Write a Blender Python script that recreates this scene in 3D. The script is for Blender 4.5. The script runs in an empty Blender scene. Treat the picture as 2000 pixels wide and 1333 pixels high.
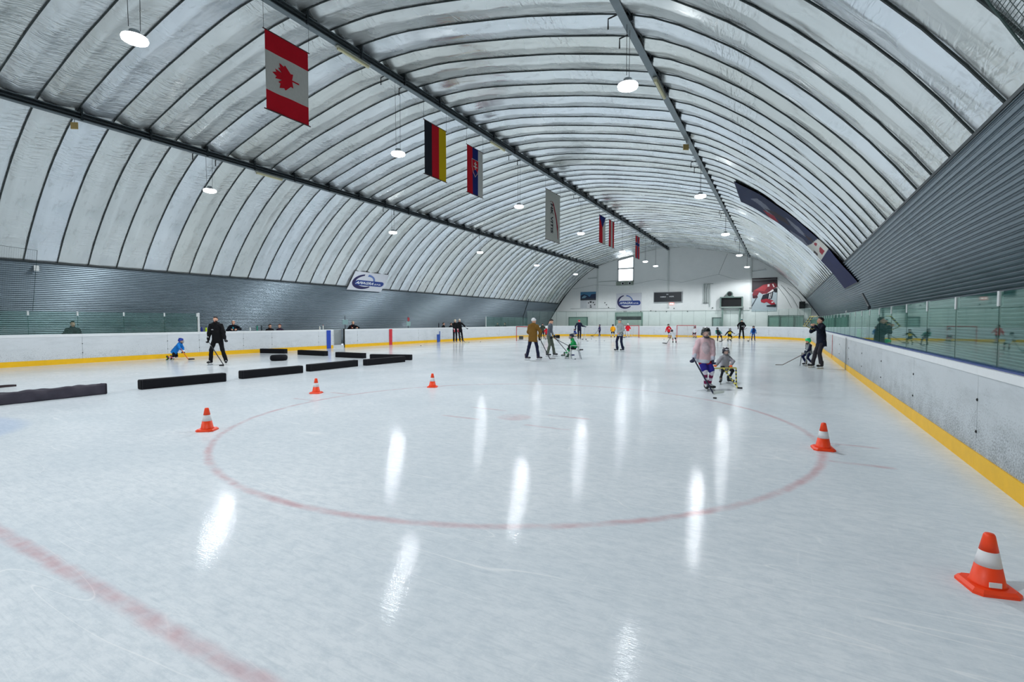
import bpy, math, random
import numpy as np
from mathutils import Vector, Matrix

random.seed(7)
rng = np.random.default_rng(7)
PI = math.pi
scene = bpy.context.scene
C = scene.collection

# ------------------------------------------------------------------ camera, world, exposure
YAW = 0.5079                      # the camera looks 29 degrees left of the rink's long axis (+Y)
cam_d = bpy.data.cameras.new('camera')
cam = bpy.data.objects.new('camera', cam_d)
C.objects.link(cam)
cam.location = (0, 0, 1.654)
cam.rotation_euler = (PI / 2 - 0.0398, 0, YAW)
cam_d.sensor_fit = 'HORIZONTAL'
cam_d.sensor_width = 36
cam_d.lens = 950.4 / 2000 * 36
cam_d.clip_start = 0.05
cam_d.clip_end = 300
scene.camera = cam

world = bpy.data.worlds.new('world')
scene.world = world
world.use_nodes = True
world.node_tree.nodes['Background'].inputs[0].default_value = (0.75, 0.85, 1.0, 1)
world.node_tree.nodes['Background'].inputs[1].default_value = 1.0

LAMP_W = 730.0                    # watts of each hanging lamp
LAMP_COL = (0.93, 0.97, 1.0)
vs = scene.view_settings
vs.view_transform = 'Standard'
vs.look = 'None'
vs.gamma = 1
vs.use_curve_mapping = False
vs.exposure = 0.0
cy = scene.cycles
cy.max_bounces = 5; cy.diffuse_bounces = 3; cy.glossy_bounces = 3; cy.transmission_bounces = 3; cy.transparent_max_bounces = 48
cy.use_adaptive_sampling = True; cy.adaptive_threshold = 0.05; cy.adaptive_min_samples = 16
cy.caustics_reflective = False; cy.caustics_refractive = False

# ------------------------------------------------------------------ materials
def lin(c):
    return tuple(((v / 255) / 12.92 if v / 255 <= 0.04045 else (((v / 255) + 0.055) / 1.055) ** 2.4) for v in c)

class NT:
    """tiny node-tree helper"""
    def __init__(s, name):
        s.m = bpy.data.materials.new(name); s.m.use_nodes = True
        s.t = s.m.node_tree; s.n = s.t.nodes; s.b = s.n['Principled BSDF']
        s.out = s.n['Material Output']
    def node(s, typ, **kw):
        n = s.n.new(typ)
        for k, v in kw.items(): setattr(n, k, v)
        return n
    def link(s, a, b): s.t.links.new(a, b)
    def put(s, sock, v):
        if hasattr(v, 'is_output'): s.link(v, sock)
        else: sock.default_value = v
    def math(s, op, a, b=0.0, c=None, clamp=False):
        n = s.node('ShaderNodeMath', operation=op); n.use_clamp = clamp
        s.put(n.inputs[0], a); s.put(n.inputs[1], b)
        if c is not None: s.put(n.inputs[2], c)
        return n.outputs[0]
    def coord(s, which='Object', scale=(1, 1, 1), rot=(0, 0, 0), loc=(0, 0, 0)):
        tc = s.node('ShaderNodeTexCoord'); mp = s.node('ShaderNodeMapping')
        mp.inputs['Scale'].default_value = scale; mp.inputs['Rotation'].default_value = rot
        mp.inputs['Location'].default_value = loc
        s.link(tc.outputs[which], mp.inputs[0]); return mp.outputs[0]
    def noise(s, vec, scale=5, detail=3, rough=0.5, dist=0.0):
        n = s.node('ShaderNodeTexNoise'); s.link(vec, n.inputs['Vector'])
        n.inputs['Scale'].default_value = scale; n.inputs['Detail'].default_value = detail
        n.inputs['Roughness'].default_value = rough; n.inputs['Distortion'].default_value = dist
        return n.outputs['Fac']
    def rng(s, v, a, b, c=0.0, d=1.0, smooth=False):
        n = s.node('ShaderNodeMapRange')
        if smooth: n.interpolation_type = 'SMOOTHSTEP'
        s.put(n.inputs[0], v)
        for i, x in zip((1, 2, 3, 4), (a, b, c, d)): n.inputs[i].default_value = x
        return n.outputs[0]
    def mix(s, f, a, b):
        n = s.node('ShaderNodeMix', data_type='RGBA')
        s.put(n.inputs[0], f)
        for sock, v in ((n.inputs[6], a), (n.inputs[7], b)):
            if hasattr(v, 'is_output'): s.link(v, sock)
            else: sock.default_value = (*v[:3], 1)
        return n.outputs[2]
    def bump(s, h, strength=0.3, dist=0.02):
        n = s.node('ShaderNodeBump'); n.inputs['Strength'].default_value = strength
        n.inputs['Distance'].default_value = dist; s.link(h, n.inputs['Height'])
        s.link(n.outputs[0], s.b.inputs['Normal'])
    def set(s, col=None, rough=None, metal=None, spec=None):
        if col is not None: s.put(s.b.inputs['Base Color'], col if hasattr(col, 'is_output') else (*col[:3], 1))
        if rough is not None: s.put(s.b.inputs['Roughness'], rough)
        if metal is not None: s.put(s.b.inputs['Metallic'], metal)
        if spec is not None: s.put(s.b.inputs['Specular IOR Level'], spec)

_mc = {}
def M(c, rough=0.6, metal=0.0, var=0.10, scale=9.0, bump=0.0, spec=0.4, name=None):
    """procedural material: one colour broken by noise"""
    key = (tuple(c), rough, metal, var, scale, bump, spec)
    if key in _mc: return _mc[key]
    t = NT(name or 'paint_%d_%d_%d' % tuple(c))
    base = lin(c)
    nz = t.noise(t.coord(), scale, 4, 0.6)
    lo = tuple(max(0, v * (1 - var)) for v in base); hi = tuple(min(1, v * (1 + var)) for v in base)
    t.set(t.mix(nz, lo, hi), rough, metal, spec)
    if bump: t.bump(t.noise(t.coord(), scale * 5, 3), bump, 0.01)
    _mc[key] = t.m
    return t.m

def emit_mat(name, col, strength):
    t = NT(name)
    t.set((0.8, 0.8, 0.8), 0.4)
    nz = t.rng(t.noise(t.coord(), 3, 2), 0, 1, 0.96, 1.0)
    t.put(t.b.inputs['Emission Color'], (*col, 1))
    t.put(t.b.inputs['Emission Strength'], t.math('MULTIPLY', nz, strength))
    t.m.cycles.emission_sampling = 'NONE'
    return t.m

CY, SY = math.cos(YAW), math.sin(YAW)
RINK_CX, RINK_CY = -4.03, 7.33    # centre of the near face-off circle
GOAL_Y = 1.33
def ice_material():
    t = NT('ice')
    tc = t.node('ShaderNodeTexCoord'); sx = t.node('ShaderNodeSeparateXYZ'); t.link(tc.outputs['Object'], sx.inputs[0])
    X, Y = sx.outputs[0], sx.outputs[1]
    wob = t.noise(t.coord(), 5, 1, 0.6)
    wob = t.math('MULTIPLY', t.math('SUBTRACT', wob, 0.5), 0.05)
    def band(v, half, soft=0.05):
        return t.rng(t.math('ABSOLUTE', t.math('ADD', v, wob)), half - soft * 0.5, half + soft, 1, 0, True)
    def absdiff(v, c): return t.math('SUBTRACT', v, c)
    dx, dy = absdiff(X, RINK_CX), absdiff(Y, RINK_CY)
    dist = t.math('SQRT', t.math('ADD', t.math('MULTIPLY', dx, dx), t.math('MULTIPLY', dy, dy)))
    ring = band(t.math('SUBTRACT', dist, 4.5), 0.03)
    dot = t.math('MULTIPLY', t.rng(dist, 0.22, 0.34, 1, 0, True), 0.55)
    goal = band(absdiff(Y, GOAL_Y), 0.035)
    red = t.math('MAXIMUM', t.math('MAXIMUM', ring, dot), goal)
    ax = t.math('ABSOLUTE', dx)
    ay = t.math('ABSOLUTE', dy)
    hash_out = t.math('MULTIPLY', band(t.math('SUBTRACT', ay, 0.5), 0.03),
                      t.math('MULTIPLY', t.rng(ax, 4.5, 4.56, 0, 1), t.rng(ax, 5.1, 5.2, 1, 0)))
    hash_in = t.math('MULTIPLY', band(t.math('SUBTRACT', ay, 0.46), 0.025),
                     t.math('MULTIPLY', t.rng(ax, 0.4, 0.46, 0, 1), t.rng(ax, 1.15, 1.25, 1, 0)))
    red = t.math('MAXIMUM', red, t.math('MULTIPLY', t.math('MAXIMUM', hash_out, hash_in), 0.8))
    worn = t.rng(t.noise(t.coord(), 2.2, 3, 0.7), 0.34, 0.62, 0.25, 1.0)
    red = t.math('MULTIPLY', t.math('MULTIPLY', red, worn), 0.40)
    # pale blue goal crease
    cx, cy = absdiff(X, -11.2), absdiff(Y, GOAL_Y)
    cd = t.math('SQRT', t.math('ADD', t.math('MULTIPLY', cx, cx), t.math('MULTIPLY', cy, cy)))
    crease = t.math('MULTIPLY', t.rng(cd, 1.6, 1.9, 0.22, 0, True), t.rng(Y, GOAL_Y, GOAL_Y + 0.05))
    cloud = t.noise(t.coord(), 0.55, 3, 0.6)
    streak = t.noise(t.coord(scale=(1.2, 14, 1), rot=(0, 0, 0.6)), 3.0, 4, 0.75)
    streak2 = t.noise(t.coord(scale=(10, 1.0, 1), rot=(0, 0, -0.9)), 2.2, 3, 0.7)
    base = t.mix(t.rng(cloud, 0.3, 0.7), lin((216, 225, 231)), lin((233, 239, 243)))
    base = t.mix(t.rng(streak, 0.50, 0.74, 0, 0.5), base, lin((188, 200, 208)))
    fine = t.noise(t.coord(scale=(1, 1.8, 1), rot=(0, 0, -0.5)), 7.0, 4, 0.8)
    base = t.mix(t.rng(fine, 0.42, 0.72, 0, 0.55), base, lin((190, 203, 212)))
    base = t.mix(t.rng(streak2, 0.6, 0.8, 0, 0.4), base, lin((240, 245, 247)))
    # a few thin skate cuts
    def cut(rot, sc, off):
        v = t.coord(scale=(0.16, sc, 1), rot=(0, 0, rot), loc=(off, off * 2, 0))
        n = t.node('ShaderNodeTexNoise'); t.link(v, n.inputs[0]); n.inputs['Scale'].default_value = 1.3; n.inputs['Detail'].default_value = 1
        a = t.math('ABSOLUTE', t.math('SUBTRACT', n.outputs[0], 0.5))
        gate = t.rng(t.noise(t.coord(loc=(off, 0, 0)), 1.3, 0), 0.5, 0.66)
        return t.math('MULTIPLY', t.rng(a, 0.0, 0.0028, 1, 0), gate)
    cuts = t.math('MAXIMUM', t.math('MAXIMUM', cut(0.5, 1.6, 3), cut(-0.8, 1.9, 11)), cut(1.5, 1.3, 23))
    base = t.mix(t.math('MULTIPLY', cuts, 0.55), base, lin((250, 252, 253)))
    base = t.mix(red, base, lin((190, 60, 75)))
    base = t.mix(crease, base, lin((90, 150, 225)))
    rough = t.rng(cloud, 0.3, 0.75, 0.07, 0.11)
    t.set(base, rough, 0.0, 0.03)
    t.b.inputs['IOR'].default_value = 1.31
    h = t.math('ADD', streak, t.math('MULTIPLY', t.noise(t.coord(scale=(1, 2.5, 1), rot=(0, 0, 0.8)), 22, 1.5, 0.6), 0.5))
    t.bump(h, 0.06, 0.02)
    return t.m

def foil_material():
    t = NT('silver_foil')
    oi = t.node('ShaderNodeObjectInfo')
    v = t.coord()
    nz = t.noise(v, 0.9, 2, 0.6)
    base = t.mix(nz, lin((208, 216, 222)), lin((240, 245, 249)))
    base = t.mix(t.rng(oi.outputs['Random'], 0, 1, 0, 0.55), base, lin((208, 208, 194)))
    dirt = t.rng(t.noise(t.coord(scale=(1, 2.5, 1)), 2.3, 3, 0.7), 0.58, 0.8, 0, 0.35)
    base = t.mix(dirt, base, lin((120, 122, 118)))
    t.set(base, t.rng(nz, 0.3, 0.7, 0.22, 0.36), 0.78, 0.5)
    w1 = t.noise(t.coord(scale=(4.5, 0.9, 4.5), rot=(0, 0.0, 0.25)), 2.2, 2, 0.55, 0.8)
    w2 = t.noise(t.coord(scale=(0.35, 1.4, 0.35)), 2.0, 2, 0.6)
    gate = t.rng(t.noise(v, 0.7, 0), 0.4, 0.65)
    h = t.math('ADD', t.math('MULTIPLY', t.math('MULTIPLY', w1, gate), 0.55), t.math('MULTIPLY', w2, 0.8))
    t.bump(h, 0.85, 0.05)
    return t.m

def steel_sheet_material():
    t = NT('galvanised_sheet')
    nz = t.noise(t.coord(scale=(1, 0.4, 1)), 2.5, 5, 0.6)
    t.set(t.mix(nz, lin((102, 116, 125)), lin((130, 143, 152))), t.rng(nz, 0.3, 0.7, 0.33, 0.42), 0.5, 0.5)
    return t.m

def board_material(name, c1, c2, wear, scale=1.0):
    t = NT(name)
    tc = t.node('ShaderNodeTexCoord'); sx = t.node('ShaderNodeSeparateXYZ'); t.link(tc.outputs['Object'], sx.inputs[0])
    nz = t.noise(t.coord(), 1.2, 5, 0.6)
    base = t.mix(nz, lin(c1), lin(c2))
    low = t.rng(sx.outputs[2], 0.15, 1.1, 1.0, 0.12)               # puck and skate scuffs sit low on the boards
    sp = t.noise(t.coord(scale=(1, 1, 1.3)), 38 * scale, 4, 0.8)
    sp2 = t.noise(t.coord(scale=(1, 1, 1)), 3.2, 4, 0.7)
    thr = t.math('ADD', t.math('MULTIPLY', t.math('ADD', low, t.math('SUBTRACT', sp2, 0.5)), 0.22 * wear), t.math('SUBTRACT', sp, 0.72))
    spots = t.rng(thr, -0.04, 0.14, 0, 0.75)
    base = t.mix(spots, base, lin((70, 78, 82)))
    smear = t.rng(t.noise(t.coord(scale=(1, 0.6, 3)), 1.7, 5, 0.65), 0.5, 0.8, 0, 0.35 * wear)
    base = t.mix(smear, base, lin((140, 148, 150)))
    t.set(base, 0.38, 0.0, 0.4)
    return t.m

def glass_material(name, tint, haze, haze_col, mirror):
    t = NT(name)
    tr = t.node('ShaderNodeBsdfTransparent'); tr.inputs[0].default_value = (*tint, 1)
    gl = t.node('ShaderNodeBsdfGlossy'); gl.inputs['Roughness'].default_value = 0.02
    gl.inputs[0].default_value = (*mirror, 1)
    df = t.node('ShaderNodeBsdfDiffuse'); df.inputs[0].default_value = (*lin(haze_col), 1)
    fr = t.node('ShaderNodeFresnel'); fr.inputs[0].default_value = 1.55
    hz = t.rng(t.noise(t.coord(), 2.0, 2), 0.3, 0.8, haze * 0.7, haze * 1.3)
    m1 = t.node('ShaderNodeMixShader'); m2 = t.node('ShaderNodeMixShader')
    t.link(hz, m1.inputs[0]); t.link(tr.outputs[0], m1.inputs[1]); t.link(df.outputs[0], m1.inputs[2])
    ge = t.node('ShaderNodeNewGeometry')                           # only the outer face mirrors: the pane is a solid slab
    t.link(t.math('MULTIPLY', fr.outputs[0], t.math('SUBTRACT', 1.0, ge.outputs['Backfacing'])), m2.inputs[0]); t.link(m1.outputs[0], m2.inputs[1]); t.link(gl.outputs[0], m2.inputs[2])
    t.link(m2.outputs[0], t.out.inputs[0])
    return t.m

ICE = ice_material(); FOIL = foil_material(); SHEET = steel_sheet_material()
BOARD_L = board_material('board_white', (200, 206, 210), (216, 221, 225), 0.85)
BOARD_R = board_material('board_white_scuffed', (184, 192, 197), (204, 210, 214), 1.35)
GLASS = glass_material('scuffed_green_glass', (0.80, 0.93, 0.89), 0.16, (60, 120, 110), (0.70, 0.86, 0.82))
GLASS_L = glass_material('green_glass', (0.90, 0.965, 0.945), 0.07, (120, 165, 155), (0.8, 0.9, 0.87))
GLASS_END = glass_material('pale_green_glass', (0.975, 0.993, 0.985), 0.04, (190, 214, 206), (0.8, 0.9, 0.86))
YELLOW = M((236, 184, 20), 0.45, var=0.12, scale=5)
WHITE = M((222, 226, 228), 0.5, var=0.05)
WHITE_M = M((200, 205, 205), 0.4, var=0.06)
BLUE_CAP = M((38, 66, 130), 0.4)
STEEL = M((150, 158, 162), 0.35, 0.8)
BLACK = M((16, 17, 20), 0.5, var=0.3)
BLACKM = M((22, 24, 27), 0.4, 0.3)
RUBBER = M((11, 12, 18), 0.75, var=0.4, scale=20, bump=0.3, spec=0.2)
BEAM = M((112, 122, 126), 0.45, 0.4, var=0.15, scale=4)
BEAM_D = M((40, 48, 52), 0.55, 0.4, var=0.2, scale=4)
RIBM = M((52, 60, 60), 0.6, 0.2, var=0.2)
WALLM = board_material('white_painted_wall', (226, 231, 229), (240, 243, 242), 0.12)
CONCRETE = M((110, 114, 115), 0.8, var=0.2, scale=3)
ROPE = M((30, 52, 50), 0.8)
NETM = M((44, 60, 60), 0.8)

# ------------------------------------------------------------------ mesh helpers
def link(o, parent=None):
    C.objects.link(o)
    if parent is not None: o.parent = parent
    return o

def mesh_obj(name, verts, faces, mats, parent=None, midx=None, smooth=False, loc=None):
    me = bpy.data.meshes.new(name)
    me.from_pydata([tuple(map(float, v)) for v in verts], [], [tuple(map(int, f)) for f in faces])
    for m in (mats if isinstance(mats, (list, tuple)) else [mats]): me.materials.append(m)
    if midx is not None: me.polygons.foreach_set('material_index', np.asarray(midx, np.int32))
    if smooth: me.polygons.foreach_set('use_smooth', np.ones(len(me.polygons), bool))
    me.update()
    o = bpy.data.objects.new(name, me)
    if loc is not None: o.location = loc
    return link(o, parent)

def tag(o, label=None, cat=None, group=None, kind=None):
    if label: o['label'] = label
    if cat: o['category'] = cat
    if group: o['group'] = group
    if kind: o['kind'] = kind
    return o

def thing(name, label, cat, loc=(0, 0, 0), rz=0.0, group=None, kind=None, parent=None):
    o = bpy.data.objects.new(name, None); o.empty_display_size = 0.2
    o.location = loc; o.rotation_euler = (0, 0, rz)
    link(o, parent)
    return tag(o, label, cat, group, kind)

def basis(d):
    d = np.asarray(d, float); d = d / (np.linalg.norm(d) + 1e-12)
    a = np.array([0, 0, 1.0]) if abs(d[2]) < 0.9 else np.array([1.0, 0, 0])
    u = np.cross(a, d); u /= np.linalg.norm(u); w = np.cross(d, u)
    return u, w, d

class MB:
    """collects primitive shapes for ONE part"""
    def __init__(s): s.v = []; s.f = []; s.m = []
    def add(s, v, f, m=0):
        k = len(s.v); s.v += [tuple(x) for x in v]; s.f += [tuple(i + k for i in q) for q in f]; s.m += [m] * len(f); return s
    def box(s, c, size, m=0, rz=0.0, bevel=0.0):
        hx, hy, hz = (x / 2 for x in size)
        b = min(bevel, hx * 0.9, hy * 0.9, hz * 0.9)
        if b <= 0:
            v = [(x * hx, y * hy, z * hz) for x in (-1, 1) for y in (-1, 1) for z in (-1, 1)]
            f = [(0, 1, 3, 2), (4, 6, 7, 5), (0, 4, 5, 1), (2, 3, 7, 6), (0, 2, 6, 4), (1, 5, 7, 3)]
        else:
            v = []; idx = {}
            for sx in (-1, 1):
                for sy in (-1, 1):
                    for sz in (-1, 1):
                        for ax in range(3):
                            p = [sx * (hx - b), sy * (hy - b), sz * (hz - b)]
                            p[ax] = (sx * hx, sy * hy, sz * hz)[ax]
                            idx[(sx, sy, sz, ax)] = len(v); v.append(tuple(p))
            f = []
            for ax in range(3):
                a1, a2 = (ax + 1) % 3, (ax + 2) % 3
                for sgn in (-1, 1):
                    q = []
                    for (p1, p2) in ((-1, -1), (1, -1), (1, 1), (-1, 1)):
                        k = [0, 0, 0]; k[ax] = sgn; k[a1] = p1; k[a2] = p2; q.append(idx[(*k, ax)])
                    f.append(tuple(q if sgn > 0 else q[::-1]))
                for p1 in (-1, 1):
                    for p2 in (-1, 1):
                        k0 = [0, 0, 0]; k1 = [0, 0, 0]
                        k0[ax] = -1; k1[ax] = 1
                        for k in (k0, k1): k[a1] = p1; k[a2] = p2
                        q = [idx[(*k0, a1)], idx[(*k1, a1)], idx[(*k1, a2)], idx[(*k0, a2)]]
                        f.append(tuple(q if p1 * p2 > 0 else q[::-1]))
            for sx in (-1, 1):
                for sy in (-1, 1):
                    for sz in (-1, 1):
                        q = [idx[(sx, sy, sz, i)] for i in range(3)]
                        f.append(tuple(q if sx * sy * sz > 0 else q[::-1]))
        cr, sr = math.cos(rz), math.sin(rz)
        v = [(c[0] + x * cr - y * sr, c[1] + x * sr + y * cr, c[2] + z) for x, y, z in v]
        return s.add(v, f, m)
    def tube(s, pts, r, n=6, m=0, cap=True):
        pts = [np.asarray(p, float) for p in pts]
        rs = r if isinstance(r, (list, tuple)) else [r] * len(pts)
        v = []; f = []
        ref = None
        for i, p in enumerate(pts):
            d = pts[min(i + 1, len(pts) - 1)] - pts[max(i - 1, 0)]
            d = d / (np.linalg.norm(d) + 1e-12)
            if ref is None: ref, w, d = basis(d)
            else:
                ref = ref - d * (ref @ d); ref /= (np.linalg.norm(ref) + 1e-12); w = np.cross(d, ref)
            for k in range(n):
                a = 2 * PI * k / n
                v.append(p + rs[i] * (math.cos(a) * ref + math.sin(a) * w))
        for i in range(len(pts) - 1):
            for k in range(n):
                k2 = (k + 1) % n
                f.append((i * n + k, i * n + k2, (i + 1) * n + k2, (i + 1) * n + k))
        if cap:
            f.append(tuple(range(n))[::-1]); f.append(tuple((len(pts) - 1) * n + k for k in range(n)))
        return s.add(v, f, m)
    def lathe(s, prof, n=16, c=(0, 0, 0), m=0, ms=None):
        v = []; f = []; mm = []
        for (r, z) in prof:
            for k in range(n):
                a = 2 * PI * k / n; v.append((c[0] + r * math.cos(a), c[1] + r * math.sin(a), c[2] + z))
        for i in range(len(prof) - 1):
            for k in range(n):
                k2 = (k + 1) % n; f.append((i * n + k, i * n + k2, (i + 1) * n + k2, (i + 1) * n + k)); mm.append(ms[i] if ms else m)
        f.append(tuple(range(n))[::-1]); mm.append(mm[0]); f.append(tuple((len(prof) - 1) * n + k for k in range(n))); mm.append(mm[-1])
        k0 = len(s.v); s.v += v; s.f += [tuple(i + k0 for i in q) for q in f]; s.m += mm
        return s
    def prism(s, poly, t, fn, m=0):
        """2-D polygon given thickness t; fn(a, b, c) -> xyz"""
        n = len(poly)
        v = [fn(a, b, 0) for a, b in poly] + [fn(a, b, t) for a, b in poly]
        f = [tuple(range(n))[::-1], tuple(range(n, 2 * n))] + [(i, (i + 1) % n, n + (i + 1) % n, n + i) for i in range(n)]
        return s.add(v, f, m)
    def build(s, name, mats, parent=None, smooth=False, loc=None):
        return mesh_obj(name, s.v, s.f, mats, parent, s.m, smooth, loc)

def copy_tree(o, parent=None):
    c = o.copy(); C.objects.link(c); c.parent = parent
    for ch in list(o.children): copy_tree(ch, c)
    return c

def text_mesh(txt, size, shear=0.0):
    cu = bpy.data.curves.new('lettering', 'FONT'); cu.body = txt; cu.size = size; cu.shear = shear
    cu.align_x = 'CENTER'; cu.align_y = 'CENTER'; cu.extrude = 0.004; cu.resolution_u = 3; cu.offset = size * 0.018
    o = bpy.data.objects.new('tmp', cu); C.objects.link(o)
    bpy.context.view_layer.update()
    me = bpy.data.meshes.new_from_object(o.evaluated_get(bpy.context.evaluated_depsgraph_get()))
    bpy.data.objects.remove(o)
    v = np.array([tuple(x.co) for x in me.vertices]); f = [tuple(p.vertices) for p in me.polygons]
    bpy.data.meshes.remove(me)
    return v, f

# ------------------------------------------------------------------ the hall
AX = -11.0                                         # axis of the arched roof
PROF = np.array([(0, 9.78), (1.5, 9.72), (3.0, 9.48), (5.4, 9.0), (8.05, 8.28), (8.9, 7.85), (10.1, 7.0), (10.9, 6.3),
                 (11.6, 5.6), (12.35, 4.75), (13.0, 3.83), (13.6, 2.95), (14.1, 2.2), (14.9, 0.9), (15.4, 0.0)])
_s = np.r_[0, np.cumsum(np.hypot(*np.diff(PROF, axis=0).T))]
def arc(s):
    """half-width and height at arc length s from the crest (smoothed)"""
    w = 0.0; z = 0.0
    for o in (-0.45, -0.2, 0, 0.2, 0.45):
        a = np.interp(np.clip(abs(s + o), 0, _s[-1]), _s, PROF[:, 0]); b = np.interp(np.clip(abs(s + o), 0, _s[-1]), _s, PROF[:, 1])
        w += a * (1 if s + o >= 0 else -1) / 5; z += b / 5
    return w, z
S_TOP = float(np.interp(-3.83, -PROF[:, 1], _s))    # where cladding takes over from foil
WALL_Y = 55.0; NEAR_Y = -6.24
def xz_on_arch(s, side=1):
    w, z = arc(abs(s)); return AX + side * w, z
def arch_normal(s):
    a = np.array(arc(s - 0.05)); b = np.array(arc(s + 0.05)); d = b - a; d /= np.linalg.norm(d)
    return np.array([d[1], -d[0]])                  # points into the hall for s >= 0 (w, z plane)

floor = MB().box((AX, 25, -0.06), (27.0, 60, 0.12)).build('floor', ICE); tag(floor, 'white ice sheet with faint red circle and goal line', 'ice', kind='structure')
fc = MB().box((AX, 24.4, -0.2), (32.5, 62.5, 0.16)).build('floor_concrete', CONCRETE); tag(fc, 'grey concrete apron around the ice', 'floor', kind='structure')

ceiling = thing('ceiling', 'silver foil arched roof lining with dark ribs', 'ceiling', kind='structure')
SEAM0, SEAM = 6.85, 0.935
ss = np.linspace(-S_TOP, S_TOP, 97)
def panel_mesh(seed):
    r = np.random.default_rng(seed); ny = 14
    ph = r.uniform(0, 6.28, 8); V = []; F = []
    for i, s in enumerate(ss):
        w, z = arc(s); nrm = arch_normal(s)
        for j in range(ny + 1):
            t = j / ny; y = t * SEAM
            cr_ = 0.36 + 0.10 * math.sin(ph[5]) + 0.03 * math.sin(s * 0.9 + ph[6])
            sag = 0.105 * (t / cr_ if t < cr_ else ((1 - t) / (1 - cr_)) ** 0.8) + 0.012 * math.sin(PI * t) * math.sin(s * 2.1 + ph[0]) \
                + 0.010 * math.sin(PI * t) * math.sin(s * 5.3 + ph[1] + 3 * t) + 0.006 * math.sin(s * 11 + ph[2] + 5 * t) * math.sin(PI * t)
            sag += 0.02 * math.sin(2 * PI * t + ph[3]) * math.sin(PI * t) * (0.5 + 0.5 * math.sin(s * 0.6 + ph[4]))
            sag *= 0.12 + 0.88 * min(1.0, max(0.0, (S_TOP - abs(s)) / 1.3)) ** 0.7
            V.append((AX + w + nrm[0] * sag, y, z + nrm[1] * sag))
    for i in range(len(ss) - 1):
        for j in range(ny):
            a = i * (ny + 1) + j; F.append((a, a + 1, a + ny + 2, a + ny + 1))
    return V, F
# the lining has a little thickness: outer skin 3 cm behind
variants = []
for k in range(5):
    V, F = panel_mesh(k)
    n = len(V)
    V2 = V + [(AX + (x - AX) * 1.004, y, z * 1.004 + 0.02) for x, y, z in V]
    F2 = F + [tuple(i + n for i in q[::-1]) for q in F]
    o = mesh_obj('membrane_panel', V2, F2, FOIL, ceiling, smooth=True); variants.append(o)
rib_pts = [(AX + w + nr[0] * 0.02, 0, z + nr[1] * 0.02) for (w, z), nr in ((arc(s), arch_normal(s)) for s in np.linspace(-S_TOP, S_TOP, 49))]
rib0 = MB().tube(rib_pts, 0.018, 5).build('rib', RIBM, ceiling)
k0 = int(math.ceil((NEAR_Y - SEAM0) / SEAM - 1e-6)); k1 = int(math.floor((WALL_Y - SEAM0) / SEAM))
for i, k in enumerate(range(k0, k1 + 1)):
    y = SEAM0 + k * SEAM
    p = variants[i] if i < 5 else link(variants[(i * 3 + i // 4) % 5].copy(), ceiling)
    p.location.y = y
    if k == k1: p.scale.y = (WALL_Y - y) / SEAM
    rb = rib0 if i == 0 else link(rib0.copy(), ceiling)
    rb.location.y = y

def corrugated_wall(name, side, label):
    root = thing(name, label, 'wall', kind='structure')
    pts = []
    L = _s[-1] - S_TOP + 0.06; n = int(L / 0.085)
    for i in range(n):
        for fr, dp in (((0.0, 0.0), (0.42, 0.0), (0.62, 0.034), (0.82, 0.034)) if side > 0 else ((0.0, 0.0), (0.14, 0.0), (0.5, 0.036), (0.64, 0.036))):
            s = S_TOP - 0.06 + (i + fr) * 0.085
            w, z = arc(min(s, _s[-1])); nr = arch_normal(min(s, _s[-1] - 0.1))
            q = 0.075 - dp
            pts.append((AX + side * (w + nr[0] * q), max(z + nr[1] * q, -0.1)))
    ln = (WALL_Y - NEAR_Y) / 10
    V = [(x, 0, z) for x, z in pts] + [(x, ln + 0.04, z) for x, z in pts]
    m = len(pts); F = [(i, i + 1, m + i + 1, m + i) for i in range(m - 1)]
    V += [(x + side * 0.03, y, z) for x, y, z in V]
    F += [tuple(j + 2 * m for j in q[::-1]) for q in F]
    o = mesh_obj('corrugated_sheet', V, F, SHEET, root)
    for k in range(10):
        c = o if k == 0 else link(o.copy(), root)
        c.location.y = NEAR_Y + k * ln - (0.04 if k else 0)
        c.location.x = -side * 0.004 * (k % 2)
    # edge trim along the top of the cladding
    w, z = arc(S_TOP - 0.05); nr = arch_normal(S_TOP)
    MB().box((AX + side * (w + nr[0] * 0.06), (WALL_Y + NEAR_Y) / 2, z + nr[1] * 0.06), (0.035, WALL_Y - NEAR_Y - 0.02, 0.05)).build('edge_trim', BEAM_D, root)
    return root
corrugated_wall('wall_left', -1, 'dark corrugated metal wall behind the spectator side')
corrugated_wall('wall_right', 1, 'dark corrugated metal wall leaning over the right-hand glass')

def gable(name, y0, y1, label):
    poly = [(AX + w, z) for w, z in (arc(s) for s in np.linspace(-_s[-1], _s[-1], 80))]
    poly = [(x, z) for x, z in poly]
    o = MB().prism(poly, y1 - y0, lambda a, b, c: (a, y0 + c, b)).build(name, WALLM)
    return tag(o, label, 'wall', kind='structure')
gable('wall_far', WALL_Y, WALL_Y + 0.3, 'white painted end wall under the roof arch')
gable('wall_near', NEAR_Y - 0.3, NEAR_Y, 'white painted end wall behind the viewer')
arch_edge = MB().tube([(AX + w * 0.995, WALL_Y - 0.03, z - 0.03) for w, z in (arc(s) for s in np.linspace(-_s[-1] + 1.5, _s[-1] - 1.5, 70))], 0.06, 6).build('trim_1', BEAM_D)
tag(arch_edge, 'dark edging where the roof arch meets the far wall', 'trim', kind='structure')

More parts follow.
